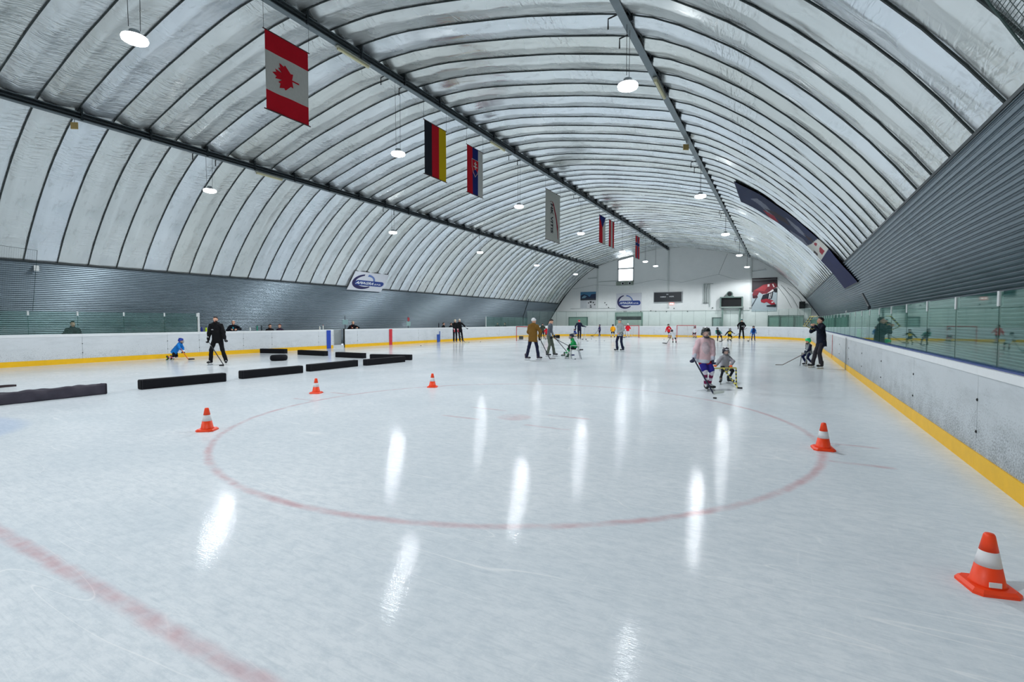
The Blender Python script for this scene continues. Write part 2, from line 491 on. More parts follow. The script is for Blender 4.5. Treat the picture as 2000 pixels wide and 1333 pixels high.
# ------------------------------------------------------------------ roof beams, hanging lamps
BEAMS = {'A': (-11.08, 9.52), 'B': (-19.08, 7.98), 'C': (-3.1, 8.24)}
def roof_beam(key, label):
    x, z = BEAMS[key]
    t = thing('roof_beam', label, 'beam', (x, NEAR_Y, z), group=None)
    L = WALL_Y - NEAR_Y
    g = MB()
    g.box((0, L / 2, -0.1), (0.17, L, 0.025)); g.box((0, L / 2, 0.1), (0.17, L, 0.025))
    g.build('flange', BEAM, t)
    MB().box((0, L / 2, 0), (0.05, L, 0.18)).build('web', BEAM_D, t)
    MB().tube([(0.12, 0.05, -0.02), (0.12, L - 0.05, -0.02)], 0.025, 6).build('conduit', BEAM_D, t)
    b0 = None
    y = SEAM0 + k0 * SEAM - NEAR_Y
    while y < L - 0.3:
        if b0 is None:
            b0 = MB().box((0, 0, 0.17), (0.30, 0.05, 0.12)).box((0.13, 0, -0.02), (0.06, 0.05, 0.24)).build('bracket', BEAM_D, t); b = b0
        else: b = link(b0.copy(), t)
        b.location.y = y + 0.02
        y += 2 * SEAM
    return t
roof_beam('A', 'grey steel beam along the crest, above the row of flags')
roof_beam('B', 'dark steel beam on the left slope, nearest the corrugated spectator wall')
roof_beam('C', 'grey steel beam on the right slope, nearest the long dark banner')

LENS = emit_mat('lamp_lens', (0.95, 0.98, 1.0), 9.0)
def make_lamp():
    t = thing('hanging_lamp', 'x', 'lamp', group='white high-bay lamps hung under the roof beams')
    MB().lathe([(0.05, 0.16), (0.09, 0.155), (0.10, 0.08), (0.16, 0.06), (0.20, 0.02), (0.20, 0.0)], 16).build('housing', STEEL, t, smooth=False)
    MB().lathe([(0.215, 0.03), (0.225, 0.0), (0.215, -0.04), (0.15, -0.07), (0.02, -0.08)], 16).build('lens', LENS, t)
    for sx in (-1, 1):
        MB().tube([(0, sx * 0.10, 0.19), (0, sx * 0.12, 1.0)], 0.006, 4).build('wire', BLACKM, t)
        MB().tube([(0.05, sx * 0.42, 1.06), (-0.32, sx * 0.42, 1.0), (-0.32, sx * 0.42, 0.78)], 0.018, 5).build('hook', BLACKM, t)
    ld = bpy.data.lights.new('lamp_light', 'SPOT'); ld.spot_size = math.radians(164); ld.spot_blend = 0.35; ld.shadow_soft_size = 0.16; ld.energy = LAMP_W; ld.color = LAMP_COL
    lo = bpy.data.objects.new('lamp_light', ld); link(lo, t); lo.location = (0, 0, -0.26)
    return t
LAMPS = {'A': (7.13, [-3.0, 4.88, 12.27, 20.59, 28.71, 37.63, 44.9, 49.0]), 'B': (6.62, [1.4, 10.73, 20.65, 29.56, 38.77, 47.99]),
         'C': (6.86, [0.6, 10.83, 21.66, 31.74, 42.22, 51.6])}
NTH = ['nearest', 'second', 'third', 'fourth', 'fifth', 'sixth', 'seventh', 'eighth', 'ninth']
ROWNAME = {'A': 'the crest beam with the flags', 'B': 'the left roof beam', 'C': 'the right roof beam'}
lamp0 = make_lamp()
def place_lamps():
    first = True
    for key, (z, ys) in LAMPS.items():
        bx, bz = BEAMS[key]
        vis = 0
        for y in ys:
            t = lamp0 if first else copy_tree(lamp0)
            first = False
            t.location = (bx, y, z)
            top = bz - z - 0.06
            for ch in list(t.children):                        # wires and hooks reach up to this row's beam
                if ch.name.startswith('wire'): ch.scale.z = (top - 0.19) / 0.81; ch.location.z = 0.19 - 0.19 * (top - 0.19) / 0.81
                if ch.name.startswith('hook'): ch.location.z = top - 1.0
            unseen = y < (4 if key != 'C' else 5)
            if unseen: t['label'] = 'round white lamp hung from %s, behind the viewer' % ROWNAME[key]
            else:
                t['label'] = 'glowing round lamp, %s in view under %s' % (NTH[vis], ROWNAME[key]); vis += 1
place_lamps()

# ------------------------------------------------------------------ rink boards and glass
XL, XR, YN, YF = -24.35, 1.92, -2.75, 54.3
RN, RF = 5.6, 7.0
def outline():
    """closed rink outline, clockwise from the right side: list of (x, y, nx, ny, side)"""
    out = []
    def seg(p, q, n, side):
        L = math.dist(p, q); k = max(1, int(L / 0.25))
        for i in range(k): out.append((p[0] + (q[0] - p[0]) * i / k, p[1] + (q[1] - p[1]) * i / k, n[0], n[1], side))
    def cor(c, R, a0, a1, side):
        k = int(R * abs(a1 - a0) / 0.25)
        for i in range(k):
            a = a0 + (a1 - a0) * i / k; out.append((c[0] + R * math.cos(a), c[1] + R * math.sin(a), math.cos(a), math.sin(a), side))
    seg((XR, YN + RN), (XR, YF - RF), (1, 0), 'right')
    cor((XR - RF, YF - RF), RF, 0, PI / 2, 'far')
    seg((XR - RF, YF), (XL + RF, YF), (0, 1), 'far')
    cor((XL + RF, YF - RF), RF, PI / 2, PI, 'far')
    seg((XL, YF - RF), (XL, YN + RN), (-1, 0), 'left')
    cor((XL + RN, YN + RN), RN, PI, 1.5 * PI, 'near')
    seg((XL + RN, YN), (XR - RN, YN), (0, -1), 'near')
    cor((XR - RN, YN + RN), RN, 1.5 * PI, 2 * PI, 'near')
    return out
OUT = outline()
_ox = np.array([o[:4] for o in OUT] + [OUT[0][:4]])
_ol = np.r_[0, np.cumsum(np.hypot(*np.diff(_ox[:, :2], axis=0).T))]
def at_len(l):
    v = np.array([np.interp(l, _ol, _ox[:, i]) for i in range(4)]); n = v[2:] / np.linalg.norm(v[2:]); return v[0], v[1], n[0], n[1]
def len_right(y): return y - (YN + RN)
L_R1 = (YF - RF) - (YN + RN)                       # end of right straight
L_F1 = L_R1 + RF * PI / 2 + (XR - XL - 2 * RF) + RF * PI / 2
def len_left(y): return L_F1 + (YF - RF) - y
L_L1 = len_left(YN + RN)
L_ALL = _ol[-1]
def sweep(l0, l1, z0, z1, d0, d1, gap=0.0):
    """box-section strip that follows the boards"""
    l0 += gap; l1 -= gap
    straight = (l1 <= L_R1 + 0.01) or (l0 >= L_F1 - 0.01 and l1 <= L_L1 + 0.01)
    n = 1 if straight else max(2, int((l1 - l0) / 0.35))
    V = []; F = []
    for i in range(n + 1):
        x, y, nx, ny = at_len(l0 + (l1 - l0) * i / n)
        for d, z in ((d0, z0), (d1, z0), (d1, z1), (d0, z1)): V.append((x + nx * d, y + ny * d, z))
    for i in range(n):
        for k in range(4):
            a = i * 4; F.append((a + 4 + k, a + 4 + (k + 1) % 4, a + (k + 1) % 4, a + k))
    F.append((3, 2, 1, 0)); F.append((4 * n, 4 * n + 1, 4 * n + 2, 4 * n + 3))
    return V, F
def strip(name, mat, parent, *a, **k):
    V, F = sweep(*a, **k); return mesh_obj(name, V, F, mat, parent)
BOLT = MB().lathe([(0.018, 0), (0.018, 0.006), (0.006, 0.012)], 8)
def board_run(root, cuts, mat, cap_mat, skip=()):
    for i, (a, b) in enumerate(zip(cuts[:-1], cuts[1:])):
        if i in skip: continue
        strip('board_panel', mat, root, a, b, 0.17, 1.08, 0.0, 0.05, gap=0.004)
        strip('kick_plate', YELLOW, root, a, b, 0.0, 0.195, -0.014, 0.05, gap=0.0015)
        strip('top_rail', WHITE, root, a, b, 1.06, 1.15, -0.012, 0.05, gap=0.001)
        strip('ledge', cap_mat, root, a, b, 1.13, 1.168, 0.03, 0.19, gap=0.001)
        x, y, nx, ny = at_len(a)
        for z in (0.42, 0.78):
            bo = BOLT.build('bolt', BLACKM, root) if not hasattr(board_run, 'b') else link(board_run.b.copy(), root)
            board_run.b = bo
            bo.location = (x + nx * -0.001, y + ny * -0.001, z); bo.rotation_euler = (0, -PI / 2, math.atan2(ny, nx))
bR = thing('rink_boards', 'scuffed white rink boards with blue ledge along the right side', 'boards')
ys = [YN + RN, 4.22] + [7.27 + 3.05 * k for k in range(0, 14)]; ys = [y for y in ys if y < YF - RF - 0.8] + [YF - RF]
board_run(bR, [len_right(y) for y in ys], BOARD_R, BLUE_CAP)
MB().box((XR - 0.017, 25.5, 0.58), (0.01, 0.07, 1.0)).build('red_line_strip', M((190, 60, 50), 0.5), bR)
MB().box((XR - 0.02, 20.2, 0.55), (0.012, 0.06, 1.1)).build('door_edge', STEEL, bR)
bF = thing('rink_boards', 'white rink boards curving around the far end behind the goals', 'boards')
nfar = 15
board_run(bF, list(np.linspace(L_R1, L_F1, nfar + 1)), BOARD_L, WHITE)
bL = thing('rink_boards', 'white rink boards along the left side in front of the spectators', 'boards')
ysl = [YF - RF, 44.28, 41.23, 38.9, 35.13, 32.08, 29.03, 25.98, 22.93, 21.85, 20.95, 19.87, 16.82, 15.21, 13.03, 11.66, 8.59, 5.5, YN + RN]
board_run(bL, [len_left(y) for y in ysl], BOARD_L, WHITE, skip=(9,))
gt = MB().box((XL - 0.32, 21.4, 0.66), (0.05, 0.9, 0.98), bevel=0.01).build('gate', M((150, 158, 160), 0.5), bL); gt['label'] = 'grey gate panel set back in the opening'
MB().box((XL - 0.02, 21.83, 0.60), (0.07, 0.06, 1.2)).build('gate_post', BLACKM, bL)
MB().box((XL - 0.02, 20.97, 0.58), (0.07, 0.05, 1.16)).build('gate_post', WHITE_M, bL)
MB().box((XL - 0.1, 21.4, 0.08), (0.2, 0.86, 0.16)).build('gate_sill', WHITE_M, bL)
for y, z1, col in ((20.6, 1.12, (36, 70, 170)), (26.0, 1.12, (200, 45, 58)), (31.45, 0.62, (36, 80, 170))):
    MB().box((XL + 0.019, y, z1 / 2 + 0.005), (0.01, 0.31, z1)).build('line_strip', M(col, 0.5, var=0.15, scale=4), bL)
MB().box((XL + 0.019, 31.66, 0.45), (0.01, 0.10, 0.85)).build('line_strip', M((40, 84, 160), 0.5), bL)
bN = thing('rink_boards', 'white rink boards around the near end behind the viewer', 'boards')
board_run(bN, list(np.linspace(L_L1, L_ALL - 0.01, 13)), BOARD_L, WHITE)

def glass_run(root, cuts, z1, mat, clip=True):
    for a, b in zip(cuts[:-1], cuts[1:]):
        strip('pane', mat, root, a, b, 1.172, z1, 0.09, 0.102, gap=0.004)
    for a in cuts:
        x, y, nx, ny = at_len(a)
        o = MB().box((0.096, 0, z1 - 0.07), (0.035, 0.055, 0.16)).build('clip', WHITE_M, root, loc=(x, y, 0)) if clip else None
        s = MB().box((0.096, 0, (z1 + 1.168) / 2), (0.016, 0.010, z1 - 1.168)).build('joint', M((40, 80, 74), 0.4), root, loc=(x, y, 0))
        for q in (o, s):
            if q: q.rotation_euler = (0, 0, math.atan2(ny, nx))
gR = thing('glass_shield', 'low green glass panes on the right-hand boards', 'glass')
yg = [7.07 + 1.475 * k for k in range(-2, 28)]; yg = [y for y in yg if y < YF - RF - 0.5] + [YF - RF - 0.02]
glass_run(gR, [len_right(y) for y in yg], 1.97, GLASS)
gF = thing('glass_shield', 'tall green glass panes around the far end behind the goals', 'glass')
glass_run(gF, list(np.linspace(L_R1 + 0.02, L_F1 - 0.02, 30)), 2.82, GLASS_END, clip=False)
gL2 = thing('glass_shield', 'green glass panes on the far left boards beyond the two coaches', 'glass')
glass_run(gL2, [len_left(y) for y in (YF - RF - 0.02, 45.9, 44.5, 43.1, 41.7, 40.3, 38.95)], 2.1, GLASS_L, clip=False)
gL1 = thing('glass_shield', 'green glass panes on the near left boards ending at a white post', 'glass')
glass_run(gL1, [len_left(y) for y in (13.0, 11.6, 10.05, 8.5, 7.05, 5.6, 4.2)], 2.04, GLASS_L)
for y, h, lab in ((13.07, 2.08, 'white post at the end of the near left glass, beside two bottles'), (38.86, 2.13, 'white post where the far left glass begins')):
    p = MB().box((XL - 0.1, y, (h + 1.17) / 2), (0.07, 0.09, h - 1.17), bevel=0.01).box((XL - 0.1, y, 1.175), (0.12, 0.16, 0.012)).build('glass_post', WHITE_M)
    tag(p, lab, 'post')
pR = MB().box((XR + 0.135, 21.9, 1.62), (0.05, 0.12, 0.9), bevel=0.01).build('glass_post', WHITE_M); tag(pR, 'white post standing in the right-hand glass near the far corner', 'post')

# ------------------------------------------------------------------ far wall fittings
def wallp(a, b, c=0.0): return (a, WALL_Y - c, b)
def wbox(mb, x0, x1, z0, z1, d0, d1, m=0, bevel=0.0):
    return mb.box(((x0 + x1) / 2, WALL_Y - (d0 + d1) / 2, (z0 + z1) / 2), (x1 - x0, abs(d1 - d0), z1 - z0), m, bevel=bevel)
SKYW = emit_mat('daylight_pane', (0.86, 0.94, 1.0), 3.2)
win = thing('window_1', 'bright tall window high on the far wall', 'window', kind='structure')
def poly_pane(pts, name):
    MB().prism(pts, 0.02, lambda a, b, c: (a, WALL_Y - 0.03 - c, b)).build(name, SKYW, win)
poly_pane([(-16.6, 7.76), (-14.92, 7.76), (-14.92, 9.0), (-16.6, 8.62)], 'pane')
poly_pane([(-16.6, 6.3), (-14.92, 6.3), (-14.92, 7.64), (-16.6, 7.64)], 'pane')
fr = MB()
wbox(fr, -16.68, -14.84, 7.62, 7.78, 0.0, 0.08); wbox(fr, -16.7, -14.82, 6.22, 6.32, 0, 0.08)
fr.prism([(-16.7, 6.22), (-16.58, 6.22), (-16.58, 8.66), (-16.7, 8.63)], 0.08, wallp); fr.prism([(-14.94, 6.22), (-14.82, 6.22), (-14.82, 9.05), (-14.94, 9.02)], 0.08, wallp)
fr.prism([(-16.7, 8.58), (-14.82, 8.98), (-14.82, 9.06), (-16.7, 8.66)], 0.08, wallp)
fr.build('window_frame', WHITE_M, win)
ht = thing('fan_heater', 'grey twin-fan air heater mounted under the bright window', 'heater')
mb = MB(); wbox(mb, -16.75, -14.88, 5.78, 6.2, 0.0, 0.45, bevel=0.03); mb.build('casing', M((140, 152, 140), 0.5), ht)
for x in (-16.0, -15.2):
    MB().tube([(x, WALL_Y - 0.44, 5.99), (x, WALL_Y - 0.49, 5.99)], 0.17, 14).build('fan_ring', WHITE, ht)
    MB().tube([(x + 0.03, WALL_Y - 0.485, 5.98), (x + 0.03, WALL_Y - 0.50, 5.98)], 0.12, 12).build('fan', BLACKM, ht)
for i, (x, zt, zb) in enumerate(((-19.1, 8.1, 3.2), (-11.05, 9.6, 3.2), (-2.92, 8.1, 3.1))):
    o = MB().box((x, WALL_Y - 0.06, (zt + zb) / 2), (0.14, 0.12, zt - zb)).box((x, WALL_Y - 0.07, zb), (0.22, 0.14, 0.06)).build('trim_%d' % (i + 2), M((205, 211, 209), 0.5, var=0.05))
    tag(o, 'white wall column under the %s roof beam' % ('left', 'crest', 'right')[i], 'trim', kind='structure')
NAVY = M((34, 30, 80), 0.5); ROYAL = M((30, 58, 130), 0.5); PALEB = M((96, 120, 175), 0.5); SIGNW = M((205, 208, 215), 0.5, var=0.04)
def ring_poly(cx, cy, rx, ry, a0, a1, w0, w1, n=26):
    o = []; i = []
    for k in range(n + 1):
        a = a0 + (a1 - a0) * k / n; w = w0 + (w1 - w0) * math.sin(PI * k / n)
        o.append((cx + rx * math.cos(a), cy + ry * math.sin(a))); i.append((cx + (rx - w) * math.cos(a), cy + (ry - w) * math.sin(a)))
    return o, i
def ring_add(mb, o, i, fn, c, t=0.004):
    n = len(o)
    for k in range(n - 1): mb.prism([o[k], i[k], i[k + 1], o[k + 1]], t, lambda a, b, cc: fn(a, b, c + cc))
def apiagra(label, fn, W, H):
    """fn(a, b, c): a right, b up (from the panel's centre), c out of the panel"""
    t = thing('sponsor_sign', label, 'sign')
    MB().prism([(-W / 2, -H / 2), (W / 2, -H / 2), (W / 2, H / 2), (-W / 2, H / 2)], 0.03, fn).build('panel', SIGNW, t)
    k = W / 2.9; ky = H / 1.92
    mb = MB(); o, i = ring_poly(-0.42 * k, -0.02 * ky, 0.92 * k, 0.78 * ky, 1.75, 5.55, 0.10 * k, 0.26 * k); ring_add(mb, o, i, fn, 0.032); mb.build('emblem', NAVY, t)
    mb = MB(); o, i = ring_poly(-0.42 * k, -0.02 * ky, 0.92 * k, 0.80 * ky, 0.15, 1.40, 0.16 * k, 0.12 * k); ring_add(mb, o, i, fn, 0.032); mb.build('emblem', PALEB, t)
    pill = [(0.25 * k + sx * 1.0 * k + 0.24 * k * math.cos(a) , -0.14 * ky + 0.26 * ky * math.sin(a)) for sx, rng_ in ((1, np.linspace(-PI / 2, PI / 2, 8)), (-1, np.linspace(PI / 2, 1.5 * PI, 8))) for a in rng_]
    pill = [(a - 0.14 * k, b) for a, b in pill]
    MB().prism(pill, 0.006, lambda a, b, c: fn(a, b, 0.038 + c)).build('nameplate', ROYAL, t)
    v, f = text_mesh('APIAGRA', 0.36 * k, 0.25)
    V = [fn(x - 0.3 * k, y * ky / k - 0.15 * ky, 0.05 + z) for x, y, z in v]
    mesh_obj('lettering', V, f, WHITE, t)
    v, f = text_mesh('s.r.o.', 0.30 * k, 0.25)
    V = [fn(x + 0.82 * k, y * ky / k - 0.16 * ky, 0.05 + z) for x, y, z in v]
    mesh_obj('lettering', V, f, WHITE, t)
    return t
apiagra('white sponsor sign with navy ring and blue nameplate on the far wall', lambda a, b, c: (-15.39 + a, WALL_Y - 0.01 - c, 3.92 + b), 2.9, 1.92)
def left_sign(a, b, c):
    ux, uz = 0.75 / 1.30, 1.06 / 1.30
    return (-23.72 + 0.14 + ux * b + uz * c, 23.2 + a, 4.24 - 0.0 + uz * b - ux * c)
apiagra('white sponsor sign with navy ring on the left roof slope above the spectators', left_sign, 2.95, 1.36)

def print_board(name, label, x0, x1, z0, z1, base, shapes, cat='poster'):
    """framed print on the far wall; shapes = (colour, polygon in 0..1 from the top left)"""
    t = thing(name, label, cat)
    mb = MB(); wbox(mb, x0, x1, z0, z1, 0.01, 0.04); mb.build('backing', M(base, 0.5), t)
    for i, (col, poly) in enumerate(shapes):
        pts = [(x0 + (x1 - x0) * u, z1 - (z1 - z0) * v) for u, v in poly]
        MB().prism(pts, 0.002, lambda a, b, c: (a, WALL_Y - 0.041 - 0.003 * i - c, b)).build('print', M(col, 0.5, var=0.2, scale=3), t)
    return t
print_board('hockey_poster', 'tall poster of a player in red jersey on the far wall', -2.82, -0.57, 2.68, 6.03, (176, 190, 196), [
    ((40, 30, 36), [(0, 0), (1, 0), (1, .40), (.6, .45), (0, .42)]),
    ((120, 34, 46), [(.02, .50), (.08, .36), (.25, .30), (.45, .20), (.9, .15), (1, .2), (1, .3), (.8, .42), (.6, .5), (.45, .5), (.3, .42), (.25, .5), (.2, .55), (.04, .54)]),
    ((160, 50, 58), [(.1, .37), (.45, .22), (.7, .2), (.5, .4), (.3, .38)]),
    ((225, 215, 215), [(.62, .2), (.70, .19), (.70, .26), (.62, .27)]), ((225, 215, 215), [(.80, .2), (.84, .18), (.9, .28), (.86, .29)]),
    ((230, 225, 225), [(.80, .36), (1, .28), (1, .33), (.6, .51), (.44, .50), (.44, .48), (.6, .47)]),
    ((24, 24, 30), [(.84, .34), (.98, .30), (1, .44), (.9, .44)]),
    ((70, 20, 30), [(.03, .52), (.22, .52), (.25, .58), (.1, .61), (.04, .6)]),
    ((28, 30, 40), [(.45, .5), (.85, .42), (.8, .62), (.6, .68), (.36, .68)]), ((230, 230, 232), [(.70, .48), (.74, .47), (.70, .63), (.67, .63)]), ((230, 230, 232), [(.77, .46), (.80, .45), (.75, .62), (.73, .62)]),
    ((165, 36, 52), [(.36, .66), (.6, .62), (.85, .68), (.95, .8), (.8, .82), (.6, .72), (.5, .75), (.38, .72)]), ((230, 220, 222), [(.78, .72), (.86, .70), (.88, .73), (.8, .76)]),
    ((30, 30, 38), [(.6, .82), (.97, .79), (.97, .87), (.6, .86)]), ((60, 66, 74), [(.17, .60), (.20, .60), (.02, .84), (-.01, .84)])])
print_board('notice_poster', 'white notice with a blue picture on the far wall, left column', -21.22, -19.29, 3.2, 5.18, (205, 208, 210), [
    ((70, 122, 158), [(0, 0), (1, 0), (1, .5), (0, .5)]), ((18, 34, 64), [(0, .22), (.2, .13), (.42, .18), (.6, .3), (.7, .15), (1, .12), (1, .42), (0, .42)]),
    ((110, 150, 170), [(.1, .3), (.25, .2), (.42, .26), (.3, .36), (.1, .38)]), ((52, 58, 66), [(0, .40), (1, .40), (1, .5), (0, .5)]),
    ((190, 196, 200), [(0, .5), (.42, .5), (.42, 1), (0, 1)]),
    ((40, 44, 48), [(.60, .56), (.74, .56), (.72, .66), (.62, .66)]), ((60, 64, 66), [(.80, .6), (.88, .6), (.88, .68), (.8, .68)]), ((60, 64, 66), [(.50, .62), (.57, .62), (.57, .7), (.5, .7)]),
    ((40, 44, 48), [(.88, .74), (.96, .74), (.96, .8), (.88, .8)]), ((50, 54, 56), [(.62, .78), (.72, .78), (.7, .84), (.63, .84)]), ((50, 54, 56), [(.62, .88), (.74, .88), (.74, .94), (.62, .94)])])
sb = thing('scoreboard', 'wide black scoreboard with small white captions on the far wall', 'scoreboard')
mb = MB(); wbox(mb, -12.54, -9.59, 3.8, 4.87, 0.01, 0.18, bevel=0.02); mb.build('case', M((30, 34, 40), 0.45), sb)
mb = MB()
for a in ((-12.58, -9.55, 3.76, 3.81), (-12.58, -9.55, 4.86, 4.91), (-12.58, -12.53, 3.81, 4.86), (-9.60, -9.55, 3.81, 4.86)): wbox(mb, *a, 0.01, 0.2)
mb.build('frame', M((170, 176, 178), 0.4), sb)
for txt, x, z, sz in (('DOMACI', -11.55, 4.36, 0.15), ('HOSTE', -10.65, 4.38, 0.15), ('CAS', -11.1, 4.63, 0.12), (':', -11.1, 4.3, 0.12)):
    v, f = text_mesh(txt, sz); mesh_obj('caption', [(x + a, WALL_Y - 0.185 - c, z + b) for a, b, c in v], f, WHITE, sb)
ex = thing('exit_sign', 'small glowing red sign under the scoreboard', 'sign')
mb = MB(); wbox(mb, -10.87, -10.42, 3.48, 3.73, 0.01, 0.10, bevel=0.01); mb.build('box', emit_mat('sign_red', (1.0, 0.10, 0.05), 0.8), ex)
for x in (-10.75, -10.53): mb = MB(); wbox(mb, x - 0.07, x + 0.05, 3.57, 3.65, 0.10, 0.108); mb.build('marking', emit_mat('sign_white', (1, 0.9, 0.85), 1.6), ex)
pp = thing('wall_pipes', 'three white vertical pipes with a longer drain on the far wall', 'pipe')
for x, zb in ((-7.38, 3.62), (-7.2, 3.62), (-7.02, 3.62), (-6.8, 3.2)):
    MB().tube([(x, WALL_Y - 0.07, 5.64), (x, WALL_Y - 0.07, zb)], 0.045, 8).build('pipe', M((176, 186, 184), 0.4), pp)
MB().tube([(-7.42, WALL_Y - 0.07, 5.62), (-6.45, WALL_Y - 0.07, 5.62)], 0.02, 6).build('pipe', M((120, 132, 130), 0.4), pp)
MB().box((-7.2, WALL_Y - 0.07, 3.62), (0.5, 0.12, 0.06)).build('clamp', M((80, 92, 90), 0.5), pp)
vu = thing('ventilation_unit', 'dark open ventilation box with round fan on a metal stand, far wall', 'ventilator')
GREY_G = M((118, 138, 132), 0.45, 0.3)
mb = MB(); wbox(mb, -5.75, -3.6, 4.1, 4.2, 0.0, 0.48); wbox(mb, -5.75, -5.62, 3.1, 4.12, 0, 0.48); wbox(mb, -3.73, -3.6, 3.1, 4.12, 0, 0.48); mb.build('casing', GREY_G, vu)
mb = MB(); wbox(mb, -5.62, -3.73, 3.2, 4.1, 0.01, 0.25); mb.build('opening', BLACK, vu)
mb = MB(); wbox(mb, -5.8, -3.55, 3.06, 3.2, 0, 0.52); mb.build('shelf', M((150, 164, 158), 0.5), vu)
MB().tube([(-4.84, WALL_Y - 0.44, 4.48), (-4.84, WALL_Y - 0.05, 4.48)], 0.30, 16).box((-4.84, WALL_Y - 0.25, 4.24), (0.75, 0.4, 0.1)).build('fan_duct', GREY_G, vu)
MB().tube([(-4.84, WALL_Y - 0.47, 4.48), (-4.84, WALL_Y - 0.42, 4.48)], 0.22, 14).build('fan_mouth', BLACK, vu)
for x in (-5.5, -3.85): MB().box((x, WALL_Y - 0.3, 1.47), (0.16, 0.16, 3.18)).build('leg', GREY_G, vu)
MB().tube([(-3.85, WALL_Y - 0.35, 2.1), (-3.75, WALL_Y - 0.48, 3.04)], 0.04, 6).build('brace', M((60, 76, 72), 0.5), vu)
op = thing('window_2', 'shuttered service window with a dark gap in the far wall', 'window', kind='structure')
mb = MB()
for a in ((-16.95, -13.8, 2.62, 2.72), (-16.95, -16.82, 1.15, 2.62), (-13.93, -13.8, 1.15, 2.62), (-16.95, -13.8, 1.05, 1.17)): wbox(mb, *a, 0, 0.1)
mb.build('window_frame', M((110, 140, 128), 0.5), op)
mb = MB(); wbox(mb, -16.82, -13.93, 2.25, 2.62, 0.0, 0.05); mb.build('shutter', M((150, 172, 162), 0.5), op)
mb = MB(); wbox(mb, -16.82, -13.93, 1.85, 2.25, 0.0, 0.02); mb.build('gap', M((26, 30, 34), 0.5), op)
mb = MB(); wbox(mb, -16.82, -13.93, 1.17, 1.85, 0.0, 0.05); mb.build('counter_panel', M((170, 188, 178), 0.5), op)
d1 = thing('door_1', 'small grey-green door low in the far wall beside the ventilator stand', 'door', kind='structure')
mb = MB(); wbox(mb, -6.42, -5.62, 0.02, 2.0, 0.0, 0.06); mb.build('door_leaf', M((150, 172, 168), 0.5), d1)
mb = MB()
for a in ((-6.52, -6.42, 0.02, 2.08), (-5.62, -5.52, 0.02, 2.08), (-6.52, -5.52, 2.0, 2.1)): wbox(mb, *a, 0, 0.09)
mb.build('door_frame', M((70, 92, 88), 0.5), d1)
MB().box((-5.72, WALL_Y - 0.09, 1.05), (0.05, 0.05, 0.14)).build('door_handle', STEEL, d1)
d2 = thing('door_2', 'pale green door low in the far wall, left corner', 'door', kind='structure')
mb = MB(); wbox(mb, -22.6, -20.4, 0.02, 2.1, 0.0, 0.06); mb.build('door_leaf', M((138, 170, 156), 0.5), d2)
mb = MB()
for a in ((-22.72, -22.6, 0.02, 2.2), (-20.4, -20.28, 0.02, 2.2), (-22.72, -20.28, 2.1, 2.22)): wbox(mb, *a, 0, 0.09)
mb.build('door_frame', M((90, 126, 114), 0.5), d2)
cr = thing('equipment_cage', 'green metal frame with doors behind the far right glass', 'cage')
for x in (-1.3, -0.3, 0.9, 1.7):
    MB().box((x, WALL_Y - 0.3, 1.07), (0.06, 0.06, 2.38)).build('post', M((50, 88, 78), 0.5), cr)
MB().box((0.2, WALL_Y - 0.3, 2.25), (3.06, 0.06, 0.06)).build('rail', M((50, 88, 78), 0.5), cr)
mb = MB(); wbox(mb, -1.3, 1.7, 0.1, 2.2, 0.18, 0.22); mb.build('panel', M((120, 160, 146), 0.6), cr)
sp = thing('loudspeaker', 'black loudspeaker hung in the far right corner', 'speaker')
MB().box((1.58, WALL_Y - 0.35, 3.25), (0.5, 0.4, 0.68), bevel=0.03).build('cabinet', BLACK, sp)
MB().tube([(1.58, WALL_Y - 0.55, 3.16), (1.58, WALL_Y - 0.565, 3.16)], 0.17, 14).build('cone', M((36, 38, 42), 0.7), sp)
MB().box((1.58, WALL_Y - 0.12, 3.3), (0.1, 0.24, 0.1)).build('bracket', BLACKM, sp)
sl = thing('spotlight', 'small spotlight on an arm above the hockey poster', 'lamp')
MB().tube([(-2.85, WALL_Y - 0.1, 6.72), (-1.75, WALL_Y - 0.2, 6.82)], 0.02, 6).build('arm', STEEL, sl)
MB().lathe([(0.05, 0.1), (0.1, 0.0), (0.09, -0.02)], 12, c=(-1.68, WALL_Y - 0.22, 6.78)).build('head', WHITE, sl)
hr = thing('wall_conduit', 'thin pipe running across the far wall at glass height', 'pipe')
MB().tube([(-22.5, WALL_Y - 0.04, 3.22), (-16.9, WALL_Y - 0.04, 3.2)], 0.018, 5).build('pipe', M((140, 150, 148), 0.5), hr)
MB().tube([(-24.0, WALL_Y - 0.04, 2.86), (-3.0, WALL_Y - 0.04, 2.80)], 0.015, 5).build('pipe', M((120, 134, 130), 0.5), hr)
MB().tube([(-20.3, WALL_Y - 0.05, 6.75), (-19.2, WALL_Y - 0.05, 6.78)], 0.02, 5).build('pipe', M((120, 134, 130), 0.5), hr)
MB().tube([(-19.0, WALL_Y - 0.05, 6.3), (-16.7, WALL_Y - 0.05, 6.32)], 0.02, 5).build('pipe', M((150, 160, 158), 0.5), hr)
for x, z in ((-15.9, 2.82), (-15.7, 2.82), (-14.0, 2.8), (-12.9, 2.86), (-12.35, 2.8), (-11.2, 2.75), (-10.4, 3.1), (-9.0, 2.75), (-18.2, 3.85), (-18.0, 3.62), (-17.75, 3.3), (-6.5, 3.1)):
    MB().box((x, WALL_Y - 0.05, z), (0.09, 0.09, 0.09)).build('junction_box', M((60, 70, 70), 0.6), hr)

